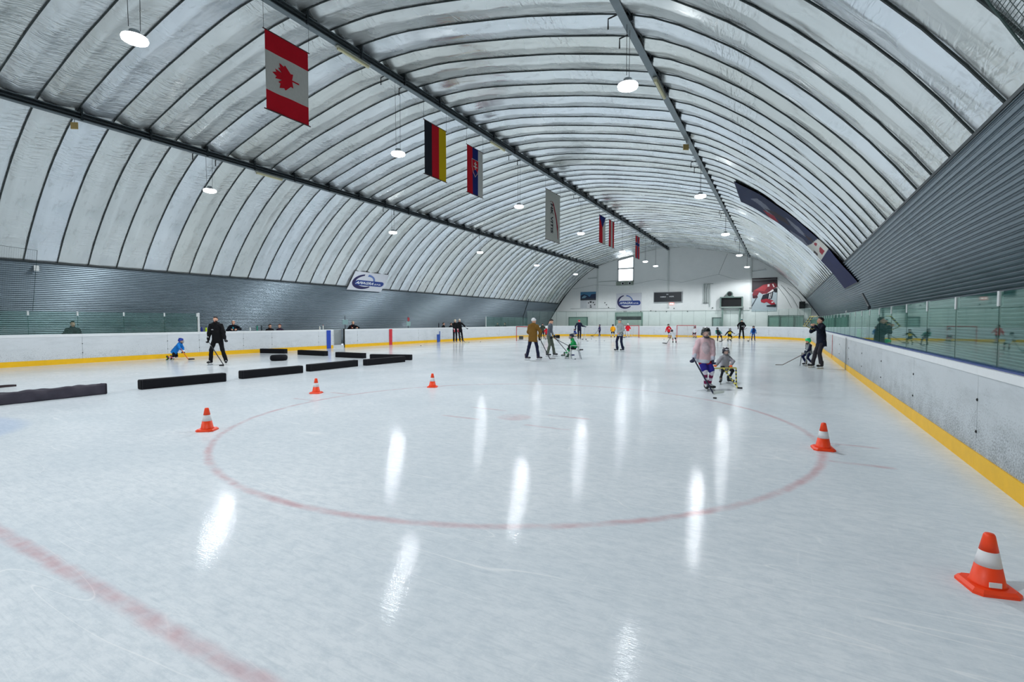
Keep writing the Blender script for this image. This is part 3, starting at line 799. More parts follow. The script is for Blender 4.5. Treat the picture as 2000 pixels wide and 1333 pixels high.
# ------------------------------------------------------------------ nets
def net_lines(mb, poly_fn, n1, n2, r):
    for i in range(n1 + 1):
        mb.tube([poly_fn(i / n1, j / 8) for j in range(9)], r, 3, cap=False)
    for j in range(n2 + 1):
        k = 24
        mb.tube([poly_fn(i / k, j / n2) for i in range(k + 1)], r, 3, cap=False)
rope_px = [(-24.6, 6.0), (-23.8, 5.9), (-21.8, 5.55), (-19.2, 5.95), (-17.0, 5.75), (-14.8, 5.85), (-12.0, 6.28), (-9.5, 5.85), (-5.9, 6.55), (-4.2, 5.9), (-2.2, 5.8), (-0.6, 5.85), (1.0, 4.9), (2.2, 3.3)]
rx = np.array(rope_px)
def arch_lim(x):
    return np.interp(abs(x - AX), PROF[:, 0], PROF[:, 1]) - 0.25
def end_net(u, v):
    x = -24.3 + u * 26.4; zt = min(np.interp(x, rx[:, 0], rx[:, 1]), max(arch_lim(x), 2.9)); return (x, WALL_Y - 0.57 + 0.02 * math.sin(x * 3), 2.84 + (zt - 2.84) * v)
en = thing('protective_net', 'fine protective net hung from a sagging rope before the far wall', 'net')
mb = MB(); net_lines(mb, end_net, 320, 40, 0.0007); tag(mb.build('mesh', NETM, en), kind='stuff')
MB().tube([end_net(i / 90, 1.0) for i in range(91)], 0.014, 5).build('rope', M((150, 160, 158), 0.7), en)
MB().tube([(-5.9, WALL_Y - 0.57, 6.55), (-5.1, WALL_Y - 0.6, 8.6)], 0.012, 4).build('rope', ROPE, en)
for x in (0.2, 0.75, 1.3): MB().tube([(x - 1.0, WALL_Y - 0.85, min(5.6 - 0.5 * x, arch_lim(x - 1.0))), (x, WALL_Y - 0.7, 4.0), (x + 0.5, WALL_Y - 0.6, 3.0)], 0.016, 4).build('rope', ROPE, en)
ln_ = thing('protective_net', 'fine dark net above the near left glass with a vertical rope', 'net')
def left_net(u, v):
    y = 0.5 + u * 6.55; zt = 4.55 - 0.35 * u; return (-23.36 - 0.62 * (1 - v), y, 2.06 + (zt - 2.06) * v)
mb = MB(); net_lines(mb, left_net, 110, 44, 0.0012); tag(mb.build('mesh', M((26, 44, 48), 0.8), ln_), kind='stuff')
MB().tube([left_net(1, j / 6) for j in range(7)], 0.007, 4).build('rope', ROPE, ln_)
MB().tube([left_net(i / 10, 1) for i in range(11)], 0.006, 4).build('rope', ROPE, ln_)
MB().box((-24.0, 7.2, 3.62), (0.05, 0.14, 0.2)).build('bracket', WHITE_M, ln_)
rn = thing('protective_net', 'dark green net gathered up over the near right corner', 'net')
nP = [np.array((1.0, 4.75, 4.36)), np.array((1.0, 2.6, 2.28)), np.array((1.35, 0.6, 2.6)), np.array((1.0, 1.6, 4.6))]
def right_net(u, v): return (nP[0] * (1 - u) + nP[1] * u) * (1 - v) + (nP[3] * (1 - u) + nP[2] * u) * v
mb = MB(); net_lines(mb, right_net, 56, 44, 0.0022); tag(mb.build('mesh', ROPE, rn), kind='stuff')
MB().tube([right_net(i / 12, 0) for i in range(13)], 0.007, 6).build('rope', ROPE, rn)
MB().tube([right_net(i / 12, 0.09 + 0.01 * math.sin(i)) for i in range(13)], 0.012, 6).build('rope', M((22, 70, 64), 0.8), rn)

np1 = thing('net_pole', 'dark pole rising from the far left boards against the roof lining', 'pole', (XL - 0.155, 46.4, 1.17))
MB().tube([(0, 0, 0), (0.06, 0, 1.05), (0.75, 0, 2.9)], 0.045, 8).build('pole', BEAM_D, np1); MB().box((0, 0, 0.02), (0.09, 0.16, 0.04)).build('foot', BEAM_D, np1)
np2 = thing('net_pole', 'dark leaning strut above the right-hand glass before the leaning wall', 'pole', (XR + 0.15, 16.7, 1.168))
MB().tube([(0, 0, 0), (0.02, 0, 0.9), (0.25, 3.4, 1.42)], 0.035, 8).build('pole', BEAM_D, np2); MB().box((0, 0, 0.02), (0.07, 0.14, 0.04)).build('foot', BEAM_D, np2)

# ------------------------------------------------------------------ flags under the crest beam
FX = -11.08
def flag(label, y0, y1, z0, z1, colour, mats, n=(12, 18), amp=0.018, seed=0):
    t = thing('hanging_flag', label, 'flag', group='flags hung along the crest beam')
    r = np.random.default_rng(seed); ph = r.uniform(0, 6, 4)
    def P(u, v, off=0.0):                     # u along +Y, v from the top
        w = amp * (math.sin(7 * u + ph[0]) * 0.6 + math.sin(13 * u + 2 * v + ph[1]) * 0.4) * v ** 0.7
        return (FX + w + off, y0 + (y1 - y0) * (u + 0.012 * math.sin(5 * v + ph[2]) * v * (u - 0.5)), z1 - (z1 - z0) * v)
    nu, nv = n
    V = [P(i / nu, j / nv, o) for o in (0.004, -0.004) for j in range(nv + 1) for i in range(nu + 1)]
    F = []; mi = []; N = (nu + 1) * (nv + 1)
    for j in range(nv):
        for i in range(nu):
            a = j * (nu + 1) + i; q = (a, a + 1, a + nu + 2, a + nu + 1); c = colour((i + 0.5) / nu, (j + 0.5) / nv)
            F.append(q[::-1]); mi.append(c); F.append(tuple(k + N for k in q)); mi.append(c)
    mesh_obj('cloth', V, F, mats, t, mi, smooth=True)
    for z in (z1 + 0.005, z0 - 0.005):
        MB().tube([(FX, y0 - 0.05, z), (FX, y1 + 0.05, z)], 0.015, 6).build('rod', M((60, 30, 30), 0.5), t)
    for y in (y0 - 0.03, y1 + 0.03):
        MB().tube([(FX, y, z1), (FX, y, BEAMS['A'][1] - 0.1)], 0.005, 4).build('wire', BLACKM, t)
    return t, P
def overlay(t, P, name, poly, mat, off=0.010):
    """print on both faces of the cloth, polygon in flag coordinates"""
    mb = MB()
    for sgn in (1, -1):
        V = [P(u, v, sgn * off) for u, v in poly] ; mb.add(V, [tuple(range(len(V)))[::-sgn]])
    mb.build(name, mat, t)
def cloth(c): return M(c, 0.85, var=0.10, scale=14, spec=0.2)
RED = cloth((205, 26, 44)); CW = cloth((206, 206, 200)); NAVYF = cloth((24, 40, 110)); BLK = cloth((34, 36, 46)); GOLD = cloth((216, 184, 20))
t, P = flag('large red and white flag with a red maple leaf, nearest of the flags', 7.62, 8.84, 6.84, 8.73, lambda u, v: 1 if 0.26 < v < 0.75 else 0, [RED, CW], n=(12, 24), seed=1)
half = [(0, 1.0), (.14, .72), (.31, .82), (.22, .38), (.46, .62), (.50, .48), (.80, .54), (.70, .26), (.82, .18), (.42, -.16), (.46, -.32), (.05, -.25), (.05, -.72)]
leaf = half + [(-x, y) for x, y in half[::-1][:-1]]
overlay(t, P, 'maple_leaf', [(0.50 - 0.36 * y, 0.50 - 0.20 * x) for x, y in leaf], RED, 0.014)
flag('black red and gold flag between the maple leaf flag and the shield flag', 13.61, 14.85, 6.85, 8.71, lambda u, v: 0 if u < .333 else (1 if u < .667 else 2), [BLK, RED, GOLD], seed=2)
t, P = flag('red blue and white flag with a double-cross shield', 16.24, 17.38, 6.82, 8.68, lambda u, v: 0 if u < .333 else (1 if u < .7 else 2), [RED, NAVYF, CW], n=(30, 20), seed=3)
sh = [(.28, .24), (.72, .24), (.72, .42), (.66, .52), (.5, .62), (.34, .52), (.28, .42)]
overlay(t, P, 'shield_edge', sh, CW, 0.014)
overlay(t, P, 'shield', [(.5 + (u - .5) * .9, .41 + (v - .41) * .93) for u, v in sh], RED, 0.018)
overlay(t, P, 'shield_hills', [(.36, .50), (.45, .46), (.5, .45), (.55, .46), (.65, .50), (.5, .595)], NAVYF, 0.021)
for po in ([(.475, .28), (.525, .28), (.525, .46), (.475, .46)], [(.41, .32), (.59, .32), (.59, .345), (.41, .345)], [(.37, .385), (.63, .385), (.63, .41), (.37, .41)]):
    overlay(t, P, 'cross_bar', po, CW, 0.024)
t, P = flag('long white club banner with a red swoosh and upright lettering', 23.56, 25.45, 6.05, 8.69, lambda u, v: 0, [cloth((196, 198, 190))], seed=4)
sw = [(.26, .235, .0), (.33, .205, .02), (.42, .20, .026), (.50, .23, .032), (.58, .32, .032), (.68, .45, .034), (.76, .58, .03), (.80, .68, .042), (.83, .78, .024), (.86, .93, .012)]
for (a, b, w0), (c, d, w1) in zip(sw[:-1], sw[1:]):
    overlay(t, P, 'swoosh', [(a - w0, b), (a + w0, b - w0 * .2), (c + w1, d - w1 * .2), (c - w1, d)], cloth((150, 24, 44)), 0.014)
v, f = text_mesh('HK VITIS', 0.44)
for sgn in (1,):
    V = [P(0.40 + y / 1.9, 0.545 + x / 2.64 * 0.94, 0.014 + z) for x, y, z in v]
    mesh_obj('lettering', V, f, BLK, t)
flag('flag with blue wedge over red and white, beside the striped flag', 32.15, 33.46, 7.09, 8.95, lambda u, v: 2 if (v < .42 and abs(u - .5) < .5 * (1 - v / .42) + .02) else (0 if u < .5 else 1), [RED, CW, NAVYF], n=(20, 30), seed=5)
flag('red white red striped flag beside the blue wedge flag', 34.27, 35.5, 7.1, 9.0, lambda u, v: 0 if abs(u - .5) > .17 else 1, [RED, CW], seed=6)
flag('red flag with a blue and white cross, farthest of the flags', 41.5, 42.78, 7.1, 8.98, lambda u, v: 2 if abs(v - .36) < .055 or abs(u - .5) < .08 else (1 if abs(v - .36) < .09 or abs(u - .5) < .15 else 0), [RED, cloth((190, 150, 155)), NAVYF], n=(25, 40), seed=7)

# roof-slope banner on the right
bn = thing('roof_banner', 'long dark blue banner with players hanging down the right roof slope', 'banner')
S0 = float(np.interp(9.15, PROF[:, 0], _s)); S1 = float(np.interp(13.45, PROF[:, 0], _s))
def inpoly(x, y, poly):
    c = False; n = len(poly)
    for i in range(n):
        x1, y1 = poly[i]; x2, y2 = poly[(i + 1) % n]
        if (y1 > y) != (y2 > y) and x < (x2 - x1) * (y - y1) / (y2 - y1) + x1: c = not c
    return c
BP = [(1, [(.10, .5), (.16, .3), (.24, .35), (.30, .55), (.26, .8), (.2, .62)]), (3, [(.22, .6), (.30, .42), (.40, .40), (.44, .6), (.34, .72)]),
      (2, [(.20, .75), (.30, .68), (.34, .95), (.26, 1.0)]), (1, [(.40, .3), (.52, .28), (.60, .42), (.52, .55), (.44, .48)]), (3, [(.55, .4), (.62, .3), (.66, .42), (.6, .5)]),
      (1, [(.44, .85), (.56, .72), (.62, .9), (.55, 1.0), (.46, 1.0)]), (4, [(.655, .05), (.67, .0), (.745, .0), (.745, 1.0), (.60, 1.0), (.63, .6)]),
      (2, [(.69, .3), (.735, .28), (.735, .62), (.70, .6)]), (2, [(.645, .35), (.665, .3), (.67, .5), (.65, .5)]), (3, [(.66, .85), (.7, .8), (.71, .95), (.67, .97)])]
def bcol(u, v):
    c = 0 if u < 0.75 else 5
    for m, po in BP:
        if inpoly(u, v, po): c = m
    return c
nu, nv = 150, 44; V = []; F = []; mi = []
for o in (0.0, 0.012):
    for i in range(nu + 1):
        s = S0 + (S1 - S0) * i / nu; w, z = arc(s); nr = arch_normal(s)
        for j in range(nv + 1):
            y = 22.75 - 1.0 * i / nu + 3.95 * j / nv; q = 0.115 + o + 0.01 * math.sin(i * 0.16 + j * 0.06) + 0.03 * max(0, i / nu - 0.75)
            V.append((AX + w + nr[0] * q, y, z + nr[1] * q))
N = (nu + 1) * (nv + 1)
for i in range(nu):
    for j in range(nv):
        a = i * (nv + 1) + j; q = (a, a + 1, a + nv + 2, a + nv + 1); c = bcol((i + .5) / nu, (j + .5) / nv)
        F.append(q); mi.append(c); F.append(tuple(k + N for k in q[::-1])); mi.append(c)
mesh_obj('fabric', V, F, [M((24, 34, 66), 0.7, var=0.45, scale=1.5, spec=.2), M((104, 108, 122), 0.7, var=0.4, scale=3, spec=.2), M((140, 34, 50), 0.7, var=0.35, spec=.2), M((44, 32, 40), 0.7, var=0.4, spec=.2), M((186, 186, 180), 0.7, spec=.2), M((22, 28, 70), 0.7, var=0.4, scale=2, spec=.2)], bn, mi, smooth=True)
for i in (0, nu):
    MB().tube([V[i * (nv + 1)], V[i * (nv + 1) + nv]], 0.02, 5).build('rod', BLACKM, bn)

# tube fittings and tags on the beams
def tube_fitting(label, key, y):
    x, z = BEAMS[key]
    t = thing('tube_fitting', label, 'lamp', (x + 0.02, y, z - 0.18), group='switched-off tube fittings under the roof beams')
    MB().box((0, 0, 0.03), (0.12, 1.25, 0.05), bevel=0.01).build('base', M((170, 172, 160), 0.5), t)
    MB().tube([(0, -0.58, -0.02), (0, 0.58, -0.02)], 0.045, 8).build('tube', M((206, 200, 160), 0.4), t)
tube_fitting('pale tube light fitting on the crest beam, right of the maple leaf flag', 'A', 10.4)
tube_fitting('pale tube light fitting on the crest beam beyond the double-cross shield flag', 'A', 18.6)
tube_fitting('pale tube light fitting under the right roof beam behind the nearest lamp', 'C', 13.9)
tube_fitting('pale tube light fitting under the left roof beam beyond its nearest lamp', 'B', 13.2)
for key, y, lab in (('C', 18.6, 'small yellow tag dangling from the right roof beam'), ('B', 6.75, 'small yellow tag under the left roof beam near the picture edge')):
    x, z = BEAMS[key]
    t = thing('warning_tag', lab, 'tag', (x - 0.08, y, z - 0.3)); MB().box((0, 0, 0), (0.2, 0.03, 0.2), rz=0.6).build('plate', M((196, 170, 110), 0.6), t); MB().tube([(0, 0, 0.08), (0.05, 0, 0.3)], 0.008, 4).build('cord', BLACKM, t)

# ------------------------------------------------------------------ distance-field modelling (bodies, clothes, helmets, hands)
def unit(v):
    v = np.asarray(v, float); return v / (np.linalg.norm(v) + 1e-12)
class Cone:
    """tapered capsule; squash = (axis, factor) flattens its section along an axis"""
    def __init__(s, a, b, ra, rb, tag=0, squash=None, flat=False):
        s.flat = flat; s.a = np.asarray(a, float); s.b = np.asarray(b, float); s.ra = ra; s.rb = rb; s.tag = tag; s.sq = squash
    def t(s, P):
        d = s.b - s.a; return np.clip(((P - s.a) @ d) / (d @ d + 1e-12), 0, 1)
    def __call__(s, P):
        t = s.t(P); v = P - (s.a + t[:, None] * (s.b - s.a))
        if s.sq is not None:
            ax, f = s.sq; v = v + np.outer(v @ ax, ax) * (1 / f - 1)
        f = np.sqrt((v * v).sum(1)) - (s.ra + t * (s.rb - s.ra))
        return np.maximum(f, -((P - s.a) @ unit(s.b - s.a))) if s.flat else f
    def box(s):
        r = max(s.ra, s.rb) * 1.05; return np.minimum(s.a, s.b) - r, np.maximum(s.a, s.b) + r
class Ell:
    def __init__(s, c, r, tag=0): s.c = np.asarray(c, float); s.r = np.asarray(r, float); s.tag = tag
    def t(s, P): return np.zeros(len(P))
    def __call__(s, P):
        q = (P - s.c) / s.r; l = np.sqrt((q * q).sum(1)); return (l - 1) * s.r.min()
    def box(s): return s.c - s.r, s.c + s.r
def field(prims, P, k):
    f = None
    for p in prims:
        d = p(P)
        if f is None: f = d
        else:
            h = np.clip(0.5 + 0.5 * (f - d) / k, 0, 1); f = f * (1 - h) + d * h - k * h * (1 - h)
    return f
def surface(prims, h, k=0.03, keep=None, wrinkle=0.0, seed=0):
    """naive surface nets; returns verts, quads, tags, params"""
    lo = np.min([p.box()[0] for p in prims], 0) - 2.5 * h; hi = np.max([p.box()[1] for p in prims], 0) + 2.5 * h
    n = np.maximum(np.ceil((hi - lo) / h).astype(int) + 1, 4)
    ax = [lo[i] + h * np.arange(n[i]) for i in range(3)]
    G = np.stack(np.meshgrid(*ax, indexing='ij'), -1).reshape(-1, 3)
    f = field(prims, G, k)
    if wrinkle:
        ph = np.random.default_rng(seed).uniform(0, 6.28, 6)
        f = f + wrinkle * (np.sin(G @ np.array([23., 9, 31]) + ph[0] + 2 * np.sin(G @ np.array([7., 11, 5]) + ph[1])) * 0.6
                           + np.sin(G @ np.array([-17., 29, 21]) + ph[2]) * 0.4)
    if keep is not None: f = np.maximum(f, keep(G))
    f = f.reshape(n)
    ins = f < 0
    s = np.zeros(n - 1); c = np.zeros((*(n - 1), 3)); cnt = np.zeros(n - 1)
    corners = [(i, j, l) for i in (0, 1) for j in (0, 1) for l in (0, 1)]
    def sl(o): return tuple(slice(o[i], n[i] - 1 + o[i]) for i in range(3))
    for o in corners:
        for a in range(3):
            if o[a] == 1: continue
            q = list(o); q[a] = 1
            f0, f1 = f[sl(o)], f[sl(q)]
            m = (f0 < 0) != (f1 < 0)
            t = np.where(m, f0 / np.where(m, f0 - f1, 1), 0)
            for b in range(3):
                c[..., b] += np.where(m, o[b] + (t if b == a else 0), 0)
            cnt += m
    act = cnt > 0
    idx = -np.ones(n - 1, int); idx[act] = np.arange(act.sum())
    ijk = np.argwhere(act)
    V = lo + h * (ijk + c[act] / cnt[act][:, None])
    Q = []
    for a in range(3):
        b1, b2 = (a + 1) % 3, (a + 2) % 3
        sl0 = [slice(None)] * 3; sl1 = [slice(None)] * 3; sl0[a] = slice(0, n[a] - 1); sl1[a] = slice(1, n[a])
        ch = ins[tuple(sl0)] != ins[tuple(sl1)]
        E_ = np.argwhere(ch); up = ins[tuple(sl0)][tuple(E_.T)]
        ok = (E_[:, b1] > 0) & (E_[:, b2] > 0) & (E_[:, b1] < n[b1] - 1) & (E_[:, b2] < n[b2] - 1)
        E_, up = E_[ok], up[ok]
        def cell(d1, d2):
            k_ = E_.copy(); k_[:, b1] -= d1; k_[:, b2] -= d2; return idx[tuple(k_.T)]
        q = np.stack([cell(1, 1), cell(0, 1), cell(0, 0), cell(1, 0)], 1)
        q[~up] = q[~up][:, ::-1]
        Q.append(q)
    Q = np.concatenate(Q)
    # one relaxation step towards the neighbours' mean keeps the surface soft
    nb = np.zeros_like(V); nc = np.zeros(len(V))
    for i in range(4):
        np.add.at(nb, Q[:, i], V[Q[:, (i + 1) % 4]]); np.add.at(nc, Q[:, i], 1)
    V = 0.5 * V + 0.5 * nb / np.maximum(nc, 1)[:, None]
    cen = V[Q].mean(1)
    D = np.stack([p(cen) for p in prims], 0); best = D.argmin(0)
    tags = np.array([p.tag for p in prims], object)[best]
    par = np.stack([p.t(cen) for p in prims], 0)[best, np.arange(len(cen))]
    return V, Q, tags, par, cen
_cache = {}
def cached(key, fn):
    if key not in _cache: _cache[key] = fn()
    return _cache[key]

# canonical pieces ------------------------------------------------------
def head_canon(h):
    pr = [Ell((0, -.012, .03), (.074, .094, .088), 's'), Ell((0, .022, -.03), (.060, .070, .085), 's'), Ell((0, .052, -.085), (.032, .03, .028), 's'),
          Cone((0, .086, .012), (0, .106, -.026), .009, .015, 's'), Ell((.074, -.008, -.01), (.012, .022, .032), 's'), Ell((-.074, -.008, -.01), (.012, .022, .032), 's'),
          Ell((0, .083, -.062), (.024, .012, .009), 'lip'), Cone((-.045, .078, .028), (.045, .078, .028), .010, .010, 's'), Cone((0, -.016, -.06), (0, -.018, -.115), .050, .050, 's')]
    return surface(pr, h, .018)
def helmet_canon(h):
    pr = [Ell((0, -.012, .04), (.104, .124, .108), 0), Cone((.045, .07, .115), (.05, -.09, .125), .016, .016, 0), Cone((-.045, .07, .115), (-.05, -.09, .125), .016, .016, 0),
          Cone((0, .09, .10), (0, -.10, .11), .02, .02, 0), Ell((.098, -.005, -.025), (.02, .04, .045), 0), Ell((-.098, -.005, -.025), (.02, .04, .045), 0), Ell((0, -.1, .0), (.07, .035, .06), 0)]
    return surface(pr, h, .012, keep=lambda P: np.where(np.abs(P[:, 0]) > .085, -(P[:, 2] + .06), (-.02 + .52 * np.maximum(P[:, 1] + .02, -.09)) - P[:, 2]))
def beanie_canon(h):
    return surface([Ell((0, -.014, .045), (.088, .108, .105), 0), Cone((-.05, .07, .052), (.05, .07, .052), .022, .022, 0), Cone((.078, .03, .045), (.07, -.06, .03), .018, .018, 0), Cone((-.078, .03, .045), (-.07, -.06, .03), .018, .018, 0)], h, .015,
                   keep=lambda P: (.02 + .18 * P[:, 1]) - P[:, 2])
def hair_canon(h):
    return surface([Ell((0, -.016, .036), (.079, .098, .091), 0), Ell((0, .035, .098), (.05, .045, .026), 0)], h, .02, keep=lambda P: np.where(P[:, 1] > .03, .072, -.02 + .75 * np.minimum(P[:, 1], .03) + .045) - P[:, 2])
def hand_canon(h, fat, cuff):
    pr = [Cone((0, -.01, 0), (0, .075, 0), .026 * fat, .036 * fat, 0, (np.array([0, 0, 1.]), .6))]
    for i, (x, L) in enumerate(((-.030, .8), (-.010, 1.0), (.010, 1.05), (.030, .95))):
        a = np.array([x * fat, .085, 0]); L *= .038
        b = a + L * np.array([0, .85, -.5]); c = b + L * .85 * np.array([0, -.1, -1.]); d = c + L * .7 * np.array([0, -.95, -.3])
        for p, q in ((a, b), (b, c), (c, d)): pr.append(Cone(p, q, .0095 * fat, .0085 * fat, 0))
    pr += [Cone((.03 * fat, .03, -.005), (.052 * fat, .06, -.025), .013 * fat, .011 * fat, 0), Cone((.052 * fat, .06, -.025), (.032 * fat, .085, -.055), .011 * fat, .009 * fat, 0)]
    if cuff: pr.append(Cone((0, -.02, 0), (0, -.10, 0), .044, .055, 'cuff'))
    else: pr.append(Cone((0, 0, 0), (0, -.05, 0), .026, .028, 0))
    return surface(pr, h, .008)
def boot_canon(h, skate=True):
    pr = [Cone((0, -.025, .09), (0, -.035, -.02), .050, .046, 0), Cone((0, -.04, -.045), (0, .13, -.055), .040, .036, 0), Ell((0, .13, -.05), (.042, .05, .034), 'toe'),
          Cone((0, .0, .03), (0, .09, -.03), .038, .030, 'tongue'), Cone((0, -.055, .10), (0, -.06, .05), .03, .03, 0)]
    return surface(pr, h, .015, keep=lambda P: -(P[:, 2] + .085))
def rot_to(fwd, up):
    """columns = images of canonical x, y(forward), z(up)"""
    f = unit(fwd); u = np.asarray(up, float); u = unit(u - f * (u @ f)); x = np.cross(f, u); return np.stack([x, f, u], 1)

SKIN = M((214, 164, 140), 0.55, var=0.06, spec=0.35); LIP = M((176, 104, 96), 0.5); EYEW = M((225, 225, 222), 0.3); IRIS = M((40, 30, 26), 0.3)
BLADE = M((190, 196, 200), 0.25, 0.9); HOLDER = M((215, 218, 220), 0.45); CAGE = M((150, 155, 160), 0.3, 0.8)

def ik(a, c, l1, l2, pole):
    a = np.asarray(a, float); c = np.asarray(c, float); d = c - a; L = np.linalg.norm(d)
    if L > (l1 + l2) * .999: c = a + d / L * (l1 + l2) * .999; d = c - a; L = np.linalg.norm(d)
    x = (l1 * l1 - l2 * l2 + L * L) / (2 * L); h = math.sqrt(max(l1 * l1 - x * x, 0)); u = d / L
    p = np.asarray(pole, float); p = p - u * (p @ u); n = np.linalg.norm(p); p = p / n if n > 1e-6 else np.array([0, 0, 1.])
    return a + u * x + p * h, c

def person(label, xy, H=1.75, face=0.0, kid=False, pelvis=None, neck=None, lean=(0, 0), hands=None, feet=None, foot_dir=None, look=(0, 0), elbow=None, knee=None,
           top=(30, 30, 34), sleeve=None, cuff=None, hem=None, patch=None, bulk=.02, long=.06, hood=False, pants=(20, 20, 26), hockey=False, shorts=None, socks=None, stripe=None,
           gloves=None, headgear='hair', head_col=(40, 30, 26), cage=False, beard=False, boots=(24, 24, 30), skates=True, skin=True, h=.022, group=None, z0=0.0, seed=0, tongue=(150, 150, 155), seg=1.0, gcuff=(210, 214, 218), headpatch=None):
    """one figure in view-aligned coordinates: x right, y away from the viewer, z up"""
    t = thing('person', label, 'person', (xy[0], xy[1], z0), YAW, group)
    a = math.radians(face); F = np.array([math.sin(a), -math.cos(a), 0]); R = np.array([-math.cos(a), -math.sin(a), 0]); U = np.array([0, 0, 1.])
    ank = .155 if skates else .085
    hs = (.205 if kid else .225) / .23 * (1.0 if not kid else 1.0) * (min(1.0, .72 + .2 * H) if kid else 1.0)
    sc = H / 1.75
    lu, ll = (.235 * H, .235 * H) if kid else (.245 * H, .245 * H)
    au, al = .165 * H, .15 * H
    tor = .30 * H if not kid else .29 * H
    sw, hw = ((.108 if hockey else .103) * H, .052 * H)
    P0 = np.array(pelvis if pelvis is not None else (0, 0, ank + (lu + ll) * .985 + .01), float)
    N = np.array(neck, float) if neck is not None else P0 + unit((lean[0], lean[1], 1)) * tor
    td = unit(N - P0)
    sh = {s: N - td * .035 * sc + (R if s == 'R' else -R) * sw for s in 'RL'}
    hp = {s: P0 + (R if s == 'R' else -R) * hw for s in 'RL'}
    if feet is None: feet = {'R': R[:2] * .12, 'L': -R[:2] * .12}
    an = {}
    for s in 'RL':
        v = np.array(feet[s], float); an[s] = np.array([v[0], v[1], v[2] if len(v) > 2 else ank])
    if hands is None: hands = {}
    hd = {}
    for s in 'RL':
        o = R if s == 'R' else -R
        hd[s] = np.array(hands[s], float) + np.array([ray_k(xy) * (hands[s][1] - P0[1]), 0, 0]) if s in hands else sh[s] + o * .07 + F * .06 - U * (au + al) * .95
    EL = {}; WR = {}; KN = {}; AN = {}
    for s in 'RL':
        o = R if s == 'R' else -R
        pole = (elbow or {}).get(s, o * .5 - F * .8 - U * .3)
        tgt = hd[s] + unit(sh[s] - hd[s]) * .055
        EL[s], WR[s] = ik(sh[s], tgt, au, al, pole)
        KN[s], AN[s] = ik(hp[s], an[s], lu, ll, (knee or {}).get(s, F + o * .15))
    yw, pt = math.radians(look[0]), math.radians(look[1])
    a2 = a + yw; FH = np.array([math.sin(a2) * math.cos(pt), -math.cos(a2) * math.cos(pt), math.sin(pt)])
    UH = unit(U * .9 + td * .25 - FH * (FH @ U) * .9)
    HC = N + td * .045 * sc + U * .125 * hs + FH * .02 * hs
    RH = rot_to(FH, UH)
    sq = (unit(F), .70)
    # --- body: one continuous surface, hands and head merged in
    pr = []
    pr += [Cone(P0 - td * .02, P0 + td * tor * .45, .135 * sc, .13 * sc, 's', sq), Cone(P0 + td * tor * .45, N - td * .07 * sc, .135 * sc, .12 * sc, 's', sq), Cone(sh['R'], sh['L'], .036 * sc, .036 * sc, 's'), Cone(N - td * .04, N + td * .08 * sc, .048 * sc, .046 * sc, 's')]
    for s in 'RL':
        pr += [Cone(sh[s], EL[s], .040 * sc, .034 * sc, 's'), Cone(EL[s], WR[s], .038 * sc, .028 * sc, 's'), Cone(hp[s], KN[s], .078 * sc, .055 * sc, 's'), Cone(KN[s], AN[s], .052 * sc, .038 * sc, 's'), Cone(AN[s], AN[s] - U * .03, .04 * sc, .04 * sc, 's')]
    Vb, Qb, *_ = surface(pr, h * 1.1, .03)
    Vs = [Vb]; Qs = [Qb]; mi = [np.zeros(len(Qb), int)]
    hh = .009 if h < .02 else .012
    Vh, Qh, tg, *_ = cached(('head', hh), lambda: head_canon(hh))
    Vs.append(HC + (Vh * hs) @ RH.T); Qs.append(Qh + len(Vb)); mi.append((tg == 'lip').astype(int))
    off = len(Vb) + len(Vh)
    for s in 'RL':
        d = unit(hd[s] - WR[s] + (hd[s] - EL[s]) * .3); sgn = 1 if s == 'L' else -1
        up = unit(np.cross(d, F) * sgn + R * (0.6 if s == 'R' else -0.6) + U * .2)
        RW = rot_to(d, up)
        key = ('hand', gloves is not None, hh)
        Vg, Qg, tgg, *_ = cached(key, lambda: hand_canon(.007 if hh < .01 else .010, 1.55 if gloves else 1.0, gloves is not None))
        ksc = (.78 if kid else 1.0) * max(.75, min(1, sc + .1))
        W = WR[s] + ((Vg * np.array([sgn, 1, 1])) * ksc) @ RW.T
        Qx = Qg[:, ::-1] if sgn < 0 else Qg
        if gloves: 
            mesh_obj('glove', W, Qx, [M(gloves, .6, var=.2), M(gcuff, .6)], t, (tgg == 'cuff').astype(int), True)
        else:
            Vs.append(W); Qs.append(Qx + off); mi.append(np.zeros(len(Qg), int)); off += len(W)
    mesh_obj('body', np.concatenate(Vs), np.concatenate(Qs), [SKIN, LIP], t, np.concatenate(mi), True)
    # --- eyes
    for sx in (-1, 1):
        c = HC + RH @ (np.array([sx * .030, .076, .006]) * hs)
        mb = MB(); r0 = .0105 * hs
        for m_, rr, ff in ((0, r0, 0.0), (1, r0 * .6, r0 * .62)):
            pts = []
            for i in range(7):
                for j in range(10):
                    th = PI * i / 6; ph = 2 * PI * j / 10; pts.append(c + RH @ (rr * np.array([math.sin(th) * math.cos(ph), math.sin(th) * math.sin(ph), math.cos(th)]) + np.array([0, ff, 0])))
            mb.add(pts, [(i * 10 + j, i * 10 + (j + 1) % 10, (i + 1) * 10 + (j + 1) % 10, (i + 1) * 10 + j) for i in range(6) for j in range(10)], m_)
        mb.build('eye', [EYEW, IRIS], t, True)
    # --- top
    tm = [M(top, .85, var=.12, scale=16, spec=.2), M(sleeve or top, .85, var=.12, scale=16, spec=.2), M(cuff or sleeve or top, .85, var=.1, spec=.2), M(hem or top, .85, var=.1, spec=.2), M((patch or {}).get('col', top), .8, var=.35, scale=30, spec=.2)]
    B = bulk
    bot = P0 - td * long
